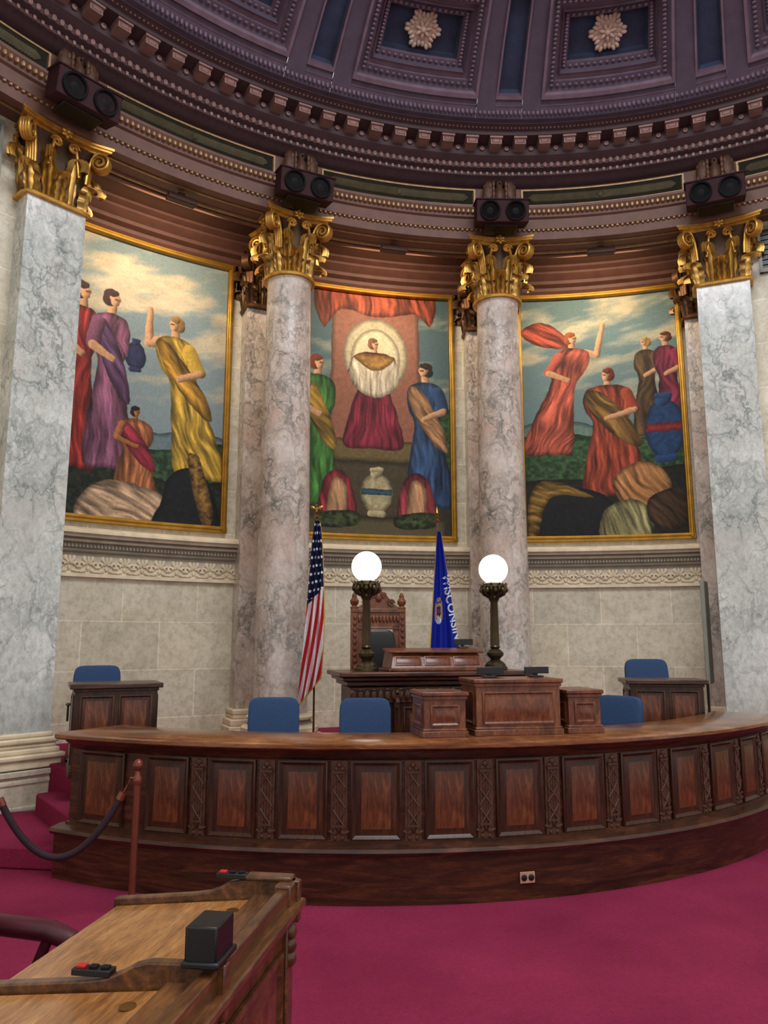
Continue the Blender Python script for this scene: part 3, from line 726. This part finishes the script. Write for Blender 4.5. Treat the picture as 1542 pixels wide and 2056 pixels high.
for k in range(-4,8):
    ph=4.1+6.3*k+3.15
    if ph>54: continue
    if p0 is None: p0=build(fp,'raised_panel',['wp','wd'],bench); o=p0
    else: o=p0.copy(); link(o)
    onb(o,ph,.755)
fq=MB(); fq.nest(.5,.6,[(0,0),(0,-.02),(.012,-.026),(.03,-.012),(.036,-.006),(.05,-.006),(.085,-.018)],m=1,mc=0)
o=build(fq,'raised_panel',['wp','wd'],bench); onb(o,-25.2,.755)
ou=thing('electrical_outlet','ivory duplex electrical outlet plate on the bench plinth','outlet',(B[0]+5.415*math.sin(rad(13.6)),B[1]-5.415*math.cos(rad(13.6)),.17),13.6)
b_=MB(); b_.box((0,-.004,0),(.125,.01,.085)); build(b_,'cover_plate','white',ou,bevel=.004)
for s in (-1,1):
    b_=MB(); b_.lathe([(.024,0),(.024,.006),(.02,.008)],16,0,T_((s*.03,-.008,0))@Rx(90)); 
    build(b_,'socket','black',ou)
# ------------------------------------------------------------ casework helper
def cab(name,label,cat,loc,rz,w,d,h,mats,panels=1,base=.06,capo=.03,capz=.04,group=None,side=True):
    t=thing(name,label,cat,loc,rz,group)
    b_=MB(); b_.box((0,0,h/2),(w,d,h-.02),0); b_.box((0,0,base/2),(w+.04,d+.04,base),0); b_.box((0,0,base+.01),(w+.02,d+.02,.02),0); b_.box((0,0,h-capz-.015),(w+.025,d+.025,.03),0)
    build(b_,'body',mats[0],t,bevel=.005)
    b_=MB(); b_.box((0,0,h-capz/2),(w+2*capo,d+2*capo,capz),0); build(b_,'top',mats[2],t,bevel=.008)
    pw=(w-.06)/panels; ph=h-base-capz-.11
    q=None
    for i in range(panels):
        if q is None:
            b_=MB(); b_.nest(pw-.05,ph,[(0,0),(0,-.012),(.012,-.016),(.025,-.004),(.035,-.004),(.055,-.012)],m=0,mc=1); q=build(b_,'raised_panel',[mats[0],mats[1]],t); o=q
        else: o=q.copy(); link(o)
        o.location=(-w/2+.03+pw*(i+.5),-d/2,base+.02+ph/2+.02)
    if side:
        for s in (-1,1):
            b_=MB(); b_.nest(d-.1,ph,[(0,0),(0,-.012),(.012,-.016),(.025,-.004),(.035,-.004),(.055,-.012)],m=0,mc=1)
            o=build(b_,'raised_panel',[mats[0],mats[1]],t); o.location=(s*w/2,0,base+.04+ph/2); o.rotation_euler=(0,0,rad(90*s))
    return t
zc=1.205
cab('desktop_cabinet','tall central red-brown cherry desktop cabinet with raised panel on bench counter','cabinet',(1.115,6.98,zc),11,.76,.42,.47,['wm','wm','wm'],1,.05,.025,.035)
cab('desktop_cabinet','lower cherry side cabinet with raised panel on bench counter','cabinet',(.47,6.82,zc),11,.36,.42,.37,['wm','wm','wm'],1,.05,.025,.035,'side desktop cabinets')
cab('desktop_cabinet','lower cherry side cabinet with raised panel on bench counter','cabinet',(1.715,7.12,zc),11,.30,.42,.37,['wm','wm','wm'],1,.05,.025,.035,'side desktop cabinets')
def monitor(loc,rz,w,h,lab):
    t=thing('monitor',lab,'computer monitor',loc,rz,'small black monitors')
    b_=MB(); b_.box((0,0,h/2+.03),(w,.02,h)); build(b_,'screen','black',t,bevel=.004)
    b_=MB(); b_.box((0,.03,.006),(w*.5,.12,.012)); b_.box((0,.03,.03),(.04,.02,.06)); build(b_,'stand','black',t,bevel=.003)
monitor((.95,7.0,zc+.472),11,.25,.06,'small black flat monitor on cherry desktop cabinet')
monitor((1.38,7.1,zc+.472),11,.23,.06,'small black flat monitor on cherry desktop cabinet')
# presiding desk
pd=thing('presiding_desk','dark carved mahogany presiding desk with moulded top and panelled front','desk',(.50,9.0,.64),13)
b_=MB(); b_.box((0,0,.43),(1.9,.62,.86)); b_.box((0,0,.05),(1.98,.7,.1)); b_.box((-.45,-.04,.4),(.06,.62,.74)); b_.box((.45,-.04,.4),(.06,.62,.74)); build(b_,'body','wd',pd,bevel=.008)
b_=MB(); b_.box((0,0,.9),(2.0,.74,.05)); b_.box((0,0,.95),(2.1,.82,.04)); b_.box((0,-.02,1.0),(2.2,.92,.05)); build(b_,'desk_top','wdx',pd,bevel=.012)
b_=MB(); b_.box((0,-.31,.78),(1.94,.06,.16))
for i in range(26):
    x=-.93+1.86*i/25; b_.ell((x,-.36,.78),(.03,.025,.065),7,5)
    if i%2: b_.ell((x,-.37,.84),(.03,.02,.02),7,5)
for x in (-.95,-.45,.45,.95):
    for z in (.8,.7): b_.tube([(x,-.36-.03*math.cos(t),z+.04*math.sin(t)) for t in np.linspace(0,5,9)],.025,6)
build(b_,'carved_frieze','carv',pd)
for x,w in ((-.70,.38),(0,.74),(.70,.38)):
    b_=MB(); b_.nest(w,.5,[(0,0),(0,-.015),(.015,-.02),(.03,-.005),(.045,-.005),(.075,-.015)],m=0,mc=1); o=build(b_,'raised_panel',['wd','wp'],pd); o.location=(x,-.31,.4)
lc=thing('lectern','low reddish mahogany lectern with sloped front and three panels','lectern',(.56,8.93,1.667),13)
b_=MB(); b_.box((0,0,.015),(1.16,.5,.03)); 
vs=[(-.55,-.22,.03),(.55,-.22,.03),(.55,.22,.03),(-.55,.22,.03),(-.5,-.12,.19),(.5,-.12,.19),(.52,.2,.22),(-.52,.2,.22)]
b_.add(vs,[(0,3,2,1),(4,5,6,7),(0,1,5,4),(1,2,6,5),(2,3,7,6),(3,0,4,7)]); build(b_,'body','wm',lc,bevel=.006)
b_=MB(); b_.box((0,.03,.22),(1.1,.36,.025),0,Rx(5)); build(b_,'writing_top','wm',lc,bevel=.006)
for x in (-.34,0,.34):
    b_=MB(); b_.nest(.3,.11,[(0,0),(0,-.008),(.01,-.01),(.02,-.002),(.03,-.006)],m=0,T=Rx(-32)); o=build(b_,'raised_panel','wm',lc); o.location=(x,-.172,.11)
monitor((.93,9.16,1.92),13,.24,.07,'small black flat monitor on the lectern')
# lamps
lp=thing('globe_lamp','bronze column lamp with glowing round opal globe on presiding desk','lamp',(-.20,8.80,1.667),0,'globe lamps')
b_=MB(); b_.lathe([(.14,0),(.14,.03),(.12,.045),(.12,.06),(.09,.09),(.055,.11),(.06,.13),(.095,.16),(.10,.19),(.07,.22),(.045,.24),(.06,.26),(.05,.28)],28); build(b_,'lamp_base','bronze',lp)
b_=MB(); b_.lathe([(.046,.27),(.05,.3),(.04,.78),(.05,.8),(.06,.82)],32,f=lambda a:1+.07*math.cos(a*12)); build(b_,'pole','bronze',lp)
b_=MB(); b_.lathe([(.05,.8),(.07,.83),(.06,.86),(.1,.9),(.13,.96),(.12,1.0),(.1,1.01)],28)
for k in range(10):
    T=Rz(36*k); b_.tube([(.07,0,.84),(.12,0,.87),(.155,0,.93),(.14,0,.98),(.165,0,1.0)],[.012,.016,.016,.014,.01],6,0,T); b_.ell((.15,0,.92),(.025,.025,.03),6,5,0,T@Rz(18))
build(b_,'globe_holder','bronze',lp)
b_=MB(); b_.ell((0,0,1.17),(.172,.172,.175),40,28); build(b_,'globe_shade','globe',lp,ang=180)
clone(lp,(1.30,9.14,1.667),0)
# throne chair
th=thing('throne_chair','tall carved mahogany armchair with black leather back and turned finials','chair',(-.01,9.95,.66),13)
b_=MB()
for s in (-1,1):
    b_.box((s*.32,.3,.95),(.09,.09,1.6)); b_.lathe([(.05,1.75),(.06,1.77),(.03,1.79),(.055,1.82),(.06,1.86),(.03,1.9),(.035,1.92),(.012,1.97)],14,0,T_((s*.32,.3,0)))
    for k in range(9): b_.ell((s*.32,.25,1.0+.08*k),(.03,.02,.035),6,4)
b_.box((0,.3,1.62),(.6,.06,.2)); b_.box((0,.3,.55),(.6,.06,.1)); b_.box((0,.29,1.73),(.72,.1,.05)); b_.box((0,.29,1.5),(.6,.07,.03))
for s in (-1,1): b_.box((s*.24,.3,1.05),(.08,.05,1.0))
build(b_,'back_frame','wm',th,bevel=.006)
b_=MB()
pts=[(-.3,1.76),(-.2,1.82),(-.12,1.92),(-.05,1.98),(.05,1.98),(.12,1.92),(.2,1.82),(.3,1.76)]
b_.prism([(x,z-1.8) for x,z in pts],-.03,.03,0,T_((0,.3,1.8))@Rx(90))
for s in (-1,1):
    b_.tube([(s*(.17+.05*math.cos(t)*(1-t/12)),.26,1.83+.05*math.sin(t)*(1-t/12)) for t in np.linspace(0,9,18)],.014,5)
    b_.tube([(s*(.07+.03*math.cos(t)*(1-t/12)),.26,1.93+.04*math.sin(t)*(1-t/12)) for t in np.linspace(0,9,18)],.012,5)
b_.ell((0,.26,1.9),(.045,.03,.06),10,6); b_.ell((0,.28,2.0),(.05,.03,.04),10,6)
for k in range(12): b_.ell((-.26+.047*k,.26,1.62),(.02,.02,.05),6,5)
build(b_,'carved_crest','wm',th)
b_=MB(); b_.ell((0,.27,1.02),(.22,.05,.46),24,16,0,None,.35); build(b_,'leather_back','leather',th)
b_=MB(); b_.ell((0,-.02,.5),(.33,.3,.06),24,12,0,None,.4); build(b_,'seat','leather',th)
lg=None
for x in (-.3,.3):
    for y in (-.28,.28):
        if lg is None: b_=MB(); b_.lathe([(.03,-.02),(.035,.04),(.025,.08),(.045,.14),(.03,.2),(.045,.3),(.04,.46)],12); lg=build(b_,'leg','wm',th); o=lg
        else: o=lg.copy(); link(o)
        o.location=(x,y,0)
am=None
for x in (-.34,.34):
    if am is None: b_=MB(); b_.tube([(0,.28,.78),(0,.1,.76),(0,-.2,.78),(0,-.3,.75),(0,-.28,.7)],.035,8); b_.lathe([(.03,.46),(.02,.55),(.035,.62),(.025,.74)],10,0,T_((0,-.24,0))); am=build(b_,'armrest','wm',th); o=am
    else: o=am.copy(); link(o)
    o.location=(x,0,0)
# blue office chairs
ch=thing('office_chair','blue upholstered office chair with padded rectangular back behind the bench','chair',(-1.09,7.72,.40),4,'blue office chairs')
b_=MB(); b_.ell((0,0,0),(.255,.045,.33),40,24,0,T_((0,.2,.71))@Rx(-8),.30); build(b_,'backrest','blue',ch,ang=80)
b_=MB(); b_.ell((0,0,.47),(.26,.25,.05),32,14,0,None,.4); build(b_,'seat','blue',ch,ang=80)
b_=MB(); b_.lathe([(.03,.08),(.03,.3),(.04,.3),(.04,.43)],12); b_.tube([(0,.1,.42),(0,.25,.44),(0,.27,.6)],.02,6); build(b_,'stem','black',ch)
b_=MB()
for k in range(5): b_.tube([(0,0,.1),(0,.28,.06)],[.03,.018],6,0,Rz(72*k)); b_.ell((0,.28,.03),(.02,.03,.03),8,6,0,Rz(72*k))
build(b_,'wheel_base','black',ch)
ar=None
for s in (-1,1):
    if ar is None: b_=MB(); b_.tube([(0,.1,.44),(0,.1,.6),(0,-.12,.62)],.014,6); b_.ell((0,-.02,.63),(.03,.14,.015),10,6); ar=build(b_,'armrest','black',ch); o=ar
    else: o=ar.copy(); link(o)
    o.location=(s*.29,0,0)
clone(ch,(-.18,7.62,.40),2)
clone(ch,(2.27,8.02,.40),-48,'blue upholstered office chair turned sideways behind the bench')
clone(ch,(-3.30,9.06,.64),22,'blue upholstered office chair behind a small wooden desk',1.03)
clone(ch,(3.42,10.05,.64),-5,'blue upholstered office chair behind a small wooden desk',1.08)
cab('side_desk','small dark mahogany panelled desk beside the marble pilaster','desk',(-2.88,8.43,.64),24,.82,.5,.92,['wd','wp','wdx'],2,.08,.05,.05,'small side desks')
cab('side_desk','small dark mahogany panelled desk beside the marble pilaster','desk',(3.25,9.2,.64),-8,.80,.5,.92,['wd','wp','wdx'],2,.08,.05,.05,'small side desks')
sl=thing('stone_slab_panel','tall narrow grey panel standing against the pilaster side','panel',P(8.5,AX-PA+3.75,1.35),AX-PA-90+84)
b_=MB(); b_.box((0,0,.78),(.5,.06,1.5)); build(b_,'board','fluted',sl,bevel=.01)
b_=MB(); b_.box((0,.04,-.3),(.1,.03,.75)); b_.box((0,0,-.695),(.4,.2,.03)); build(b_,'support','black',sl,bevel=.004)
# ------------------------------------------------------------ flags
def flag(label,loc,kind):
    t=thing('flag_on_pole',label,'flag',loc,0,'pole flags')
    b_=MB(); b_.lathe([(.16,0),(.16,.03),(.06,.08),(.03,.14)],20); build(b_,'stand','brass',t)
    b_=MB(); b_.tube([(0,0,.05),(0,0,2.98)],.014,8); build(b_,'pole','oakd',t)
    b_=MB(); b_.lathe([(.02,2.96),(.035,2.99),(.015,3.01),(.03,3.04)],10)
    if kind=='us':
        b_.ell((0,0,3.09),(.02,.02,.05),8,6); b_.ell((0,-.02,3.14),(.015,.02,.015),8,6)
        for s in (-1,1): b_.ell((0,0,0),(.05,.012,.025),8,5,0,T_((s*.045,0,3.11))@Ry(-s*30))
    else: b_.lathe([(.004,3.04),(.03,3.09),(.002,3.19)],10)
    build(b_,'finial','brass',t)
    W,H=130,360; U,V=np.meshgrid(np.linspace(0,1,W),np.linspace(0,1,H))
    if kind=='us': L=2.44; amp=.045; zf=lambda u,v: 2.93-L*v*(1-.16*u*v)
    else: L=2.2; amp=.035; zf=lambda u,v: 2.83-L*v*(1-.06*u)
    def pos(u,v):
        w=(.05+.26*v**.5) if kind=='us' else (.05+.48*v**.95); x=((.02-.08*v**3) if kind=='us' else (.02+.07*v))+(u-.5)*w
        y=-.03-amp*(1+np.sin(u*2*pi*2.6+v*2.2))*(.4+.8*v**.5)
        return x,y,zf(u,v)
    x,y,z=pos(U,V); col=np.zeros((H,W,3))
    if kind=='us':
        s_=U*.9+V*.75
        st=(np.floor(s_*7)%2)[...,None]; col=np.where(st==0,np.array([.70,.08,.14]),np.array([.84,.82,.82]))
        cant=(V<.46-.08*U)[...,None]; col=np.where(cant,np.array([.06,.08,.22]),col)
        sx=(U*4+np.floor(V*22)%2*.5)%1-.5; sy=(V*22)%1-.5
        stars=cant[...,0]&((sx*.065)**2+(sy*.11)**2<.018**2)&(V<.43); col[stars]=[.85,.85,.9]
        gold=(U>.95)|(V>.985); col[gold]=[.72,.6,.25]
    else:
        col[:]=[.05,.12,.56]; gold=(U<.04)|(U>.975)|(V>.985); col[gold]=[.72,.6,.2]
        for (cu,cv,ru,rv,c) in ((.33,.50,.15,.05,[.75,.65,.3]),(.33,.50,.11,.035,[.12,.2,.5]),(.33,.56,.1,.02,[.8,.8,.85]),(.2,.5,.05,.06,[.6,.45,.35]),(.46,.5,.05,.06,[.6,.45,.35]),(.33,.43,.09,.015,[.75,.55,.3]),(.33,.5,.04,.015,[.7,.2,.2]),(.33,.465,.03,.01,[.8,.7,.3]),(.3,.535,.03,.01,[.9,.85,.6])):
            mk=((U-cu)/ru)**2+((V-cv)/rv)**2<1; col[mk]=c
    grid_color('flag_cloth',np.stack([x,y,z],-1).reshape(-1,3),col.reshape(-1,3),W,H,'cloth',t)
    if kind!='us':
        for word,u0,v0,du,dv,sz in (('WISCONSIN',.60,.28,.26,.42,.14),):
            cu=bpy.data.curves.new('txt','FONT'); cu.body=word; cu.size=1; cu.offset=.02
            to=bpy.data.objects.new('txt',cu); link(to); dg=bpy.context.evaluated_depsgraph_get()
            me=bpy.data.meshes.new_from_object(to.evaluated_get(dg)); bpy.data.objects.remove(to)
            bm=bmesh.new(); bm.from_mesh(me); bmesh.ops.triangulate(bm,faces=bm.faces); bmesh.ops.subdivide_edges(bm,edges=[e for e in bm.edges if e.calc_length()>.25],cuts=2); bm.to_mesh(me); bm.free()
            xs=[v.co.x for v in me.vertices]; L_=max(xs)
            for v in me.vertices:
                s_=v.co.x/L_; k=v.co.y
                vv=v0+dv*s_; uu=u0+du*s_+ k*sz/(.05+.44*vv)
                X,Y_,Z=pos(min(max(uu,0),1),vv); v.co=(X,Y_-.008,Z)
            me.materials.append(M['lettering']); o=bpy.data.objects.new('flag_lettering',me); link(o); o.parent=t
flag('american flag with gold fringe drooping on pole with eagle finial',(-.90,10.12,.64),'us')
flag('blue wisconsin state flag with white lettering drooping on pole',(.73,10.45,.64),'wi')
# ------------------------------------------------------------ stanchions and rope
def stanchion(loc):
    t=thing('stanchion_post','copper and brass rope stanchion with ball finial and round base','stanchion',loc,0,'rope stanchions')
    b_=MB(); b_.lathe([(.16,0),(.16,.02),(.1,.045),(.035,.06),(.03,.08)],32); build(b_,'base','brass',t)
    b_=MB(); b_.lathe([(.026,.07),(.026,.94)],20); build(b_,'post','copper',t)
    b_=MB(); b_.lathe([(.03,.92),(.034,.94),(.034,.97),(.02,.99),(.018,1.02),(.03,1.03),(.04,1.06),(.03,1.09),(.01,1.105)],20); b_.tube([(0,0,.96),(-.05,-.01,.97),(-.06,-.01,.93)],.008,6); build(b_,'finial','copper',t)
    return t
stanchion((-1.88,6.12,0)); s1=Vector((-1.95,6.11,.92)); s2=Vector((-2.83,5.86,.92)); stanchion((-2.90,5.85,0))
rp_=thing('velvet_rope','plum velvet barrier rope sagging between two stanchions','rope',tuple(s1))
pts=[]
for t in np.linspace(0.03,.97,34): 
    p=s1.lerp(s2,t); p.z-=.49*(1-(2*t-1)**2); pts.append(tuple(p-s1))
b_=MB(); b_.tube(pts,.026,12); build(b_,'rope','velvet',rp_)
for e,q in ((0,1),(-1,-2)):
    b_=MB(); b_.tube([pts[e],pts[q]],.03,12); b_.tube([pts[e],(0,0,0) if e==0 else tuple(s2-s1)],.008,6); build(b_,'hook','copper',rp_)
# ------------------------------------------------------------ foreground desk
DZ=-.035
ds=thing('senator_desk','honey and brown wooden double desk with sloped tops and scrolled dividers','desk',(-.37,3.42,0),-9)
LEN=2.35; YD=-.875
def plank(mbb,x0,x1,z0,z1,y0,y1,th,m=0):
    vs=[(x0,y0,z0-th),(x1,y0,z1-th),(x1,y1,z1-th),(x0,y1,z0-th),(x0,y0,z0),(x1,y0,z1),(x1,y1,z1),(x0,y1,z0)]
    mbb.add(vs,[(0,3,2,1),(4,5,6,7),(0,1,5,4),(1,2,6,5),(2,3,7,6),(3,0,4,7)],m)
for y0,y1 in ((YD+.03,-.06),(-1.79,YD-.03)):
    b_=MB(); plank(b_,-.76,-.16,.93+DZ,.985+DZ,y0,y1,.03); build(b_,'writing_top','oak',ds,bevel=.005)
b_=MB(); b_.box((-.095,-LEN/2,.985+DZ),(.13,LEN-.04,.04)); b_.box((-.02,-LEN/2,1.0+DZ),(.05,LEN,.09)); b_.box((0.0,-LEN/2,.965+DZ),(.09,LEN+.03,.03)); b_.box((-.01,-LEN/2,.93+DZ),(.06,LEN+.01,.04)); build(b_,'cornice','oakd',ds,bevel=.008)
dv=None
prof=[(-.78,.90),(-.78,.955),(-.42,.99),(-.36,1.0),(-.31,1.02),(-.27,1.042),(-.22,1.055),(-.02,1.06),(.03,1.06),(.03,.9)]
for y in (-.03,YD,-1.82):
    if dv is None:
        b_=MB(); n=len(prof); vs=[(x,-.022,z+DZ) for x,z in prof]+[(x,.022,z+DZ) for x,z in prof]
        b_.add(vs,[tuple(range(n)),tuple(reversed(range(n,2*n)))]+[(i,(i+1)%n,n+(i+1)%n,n+i) for i in range(n)])
        dv=build(b_,'divider_rail','oakd',ds,bevel=.006); o=dv
    else: o=dv.copy(); link(o)
    o.location=(0,y,0)
b_=MB(); b_.box((-.1,-.03,1.065+DZ),(.2,.07,.02)); b_.box((-.02,-.06,1.0+DZ),(.07,.13,.12)); build(b_,'corner_block','oakd',ds,bevel=.008)
b_=MB(); b_.box((-.10,-LEN/2,.46),(.16,LEN-.06,.88)); b_.box((-.09,-LEN/2,.06),(.2,LEN-.02,.12)); b_.box((-.4,-.08,.44),(.68,.05,.86)); b_.box((-.4,-LEN+.1,.44),(.68,.05,.86)); b_.box((-.4,YD,.44),(.66,.04,.86)); build(b_,'body','wm',ds,bevel=.006)
for y in (-.07,YD,-1.80):
    b_=MB(); b_.box((-.012,y,.46),(.03,.09,.8))
    for z in (.74,.79,.84): b_.ell((0,y,z),(.03,.035,.035),8,6)
    build(b_,'carved_bracket','oakd',ds,bevel=.006)
for y in (-.47,-1.335):
    b_=MB(); b_.nest(.66,.62,[(0,0),(0,-.015),(.02,-.02),(.04,-.004),(.06,-.004),(.1,-.016)],m=0,mc=1); o=build(b_,'raised_panel',['oakd','wm'],ds); o.location=(-.018,y,.48); o.rotation_euler=(0,0,rad(90))
for x,y in ((-.2,-.2),(-.22,-1.02)):
    b_=MB(); b_.lathe([(.025,0),(.025,.004)],16,0,T_((x,y,.982+DZ))); build(b_,'grommet','brass',ds)
F=Vector((-.37,3.42,0)); RD=Rz(-9)
def dl(x,y,z): return tuple(F+RD@Vector((x,y,z)))
bx=thing('desk_speaker','black wedge-shaped desk speaker standing on the divider','speaker',dl(-.035,YD+.01,1.064+DZ),-9)
b_=MB(); b_.box((0,0,.06),(.10,.15,.115)); b_.box((0,0,.01),(.12,.17,.02)); build(b_,'case','black',bx,bevel=.006)
b_=MB(); b_.box((-.051,0,.065),(.006,.13,.09)); build(b_,'speaker_grille','grill',bx)
for x,y,z in ((-.26,-.04,1.06+DZ),(-.41,YD,1.004+DZ)):
    t=thing('voting_switch','small black voting switch box with red button on desk rail','switch',dl(x,y,z),-9,'voting switches')
    b_=MB(); b_.box((0,0,.008),(.13,.045,.02)); build(b_,'case','black',t,bevel=.003)
    b_=MB(); b_.box((-.04,0,.02),(.03,.025,.01)); build(b_,'button','red',t,bevel=.002)
    b_=MB(); b_.box((.0,0,.02),(.025,.025,.01)); build(b_,'button','grill',t,bevel=.002)
    b_=MB(); b_.box((.04,0,.02),(.025,.025,.01)); build(b_,'button','grill',t,bevel=.002)
lc=thing('leather_armchair','maroon leather swivel armchair pulled up to the double desk','chair',(-1.72,3.33,0),78)
b_=MB(); b_.ell((0,.24,.85),(.3,.07,.36),30,20,0,None,.45); build(b_,'backrest','maroon',lc,ang=80)
b_=MB(); b_.ell((0,-.02,.5),(.29,.28,.08),30,14,0,None,.45); build(b_,'seat','maroon',lc,ang=80)
ar=None
for s in (-1,1):
    if ar is None: b_=MB(); b_.tube([(0,.24,.74),(0,.1,.76),(0,-.2,.75),(0,-.3,.72),(0,-.31,.66)],[.04,.045,.045,.045,.03],12); b_.tube([(0,-.2,.74),(0,-.1,.5)],.025,8); ar=build(b_,'armrest','maroon',lc); o=ar
    else: o=ar.copy(); link(o)
    o.location=(s*.33,0,0)
b_=MB(); b_.lathe([(.03,.08),(.03,.44)],12); 
for k in range(5): b_.tube([(0,0,.1),(0,.3,.05)],[.035,.02],6,0,Rz(72*k)); b_.ell((0,.3,.03),(.02,.03,.03),8,6,0,Rz(72*k))
build(b_,'pedestal','black',lc)
# ------------------------------------------------------------ light
w=bpy.data.worlds.new('World'); bpy.context.scene.world=w; w.use_nodes=True
bg=w.node_tree.nodes['Background']; bg.inputs[0].default_value=(1,.985,.955,1); bg.inputs[1].default_value=.88
L=bpy.data.lights.new('skylight','AREA'); L.shape='DISK'; L.size=5.5; L.energy=680; L.color=(.97,.98,1); L.specular_factor=.25
o=bpy.data.objects.new('skylight',L); link(o); o.location=(C[0],C[1],11.4)
bpy.context.scene.view_settings.view_transform='Standard'
# ------------------------------------------------------------ camera
cam=bpy.data.cameras.new('Camera'); co=bpy.data.objects.new('Camera',cam); link(co); co.location=(0,0,2.0); co.rotation_euler=(rad(99.5),0,0)
cam.sensor_fit='VERTICAL'; cam.sensor_height=36; cam.lens=27.02; cam.clip_start=.05
bpy.context.scene.camera=co
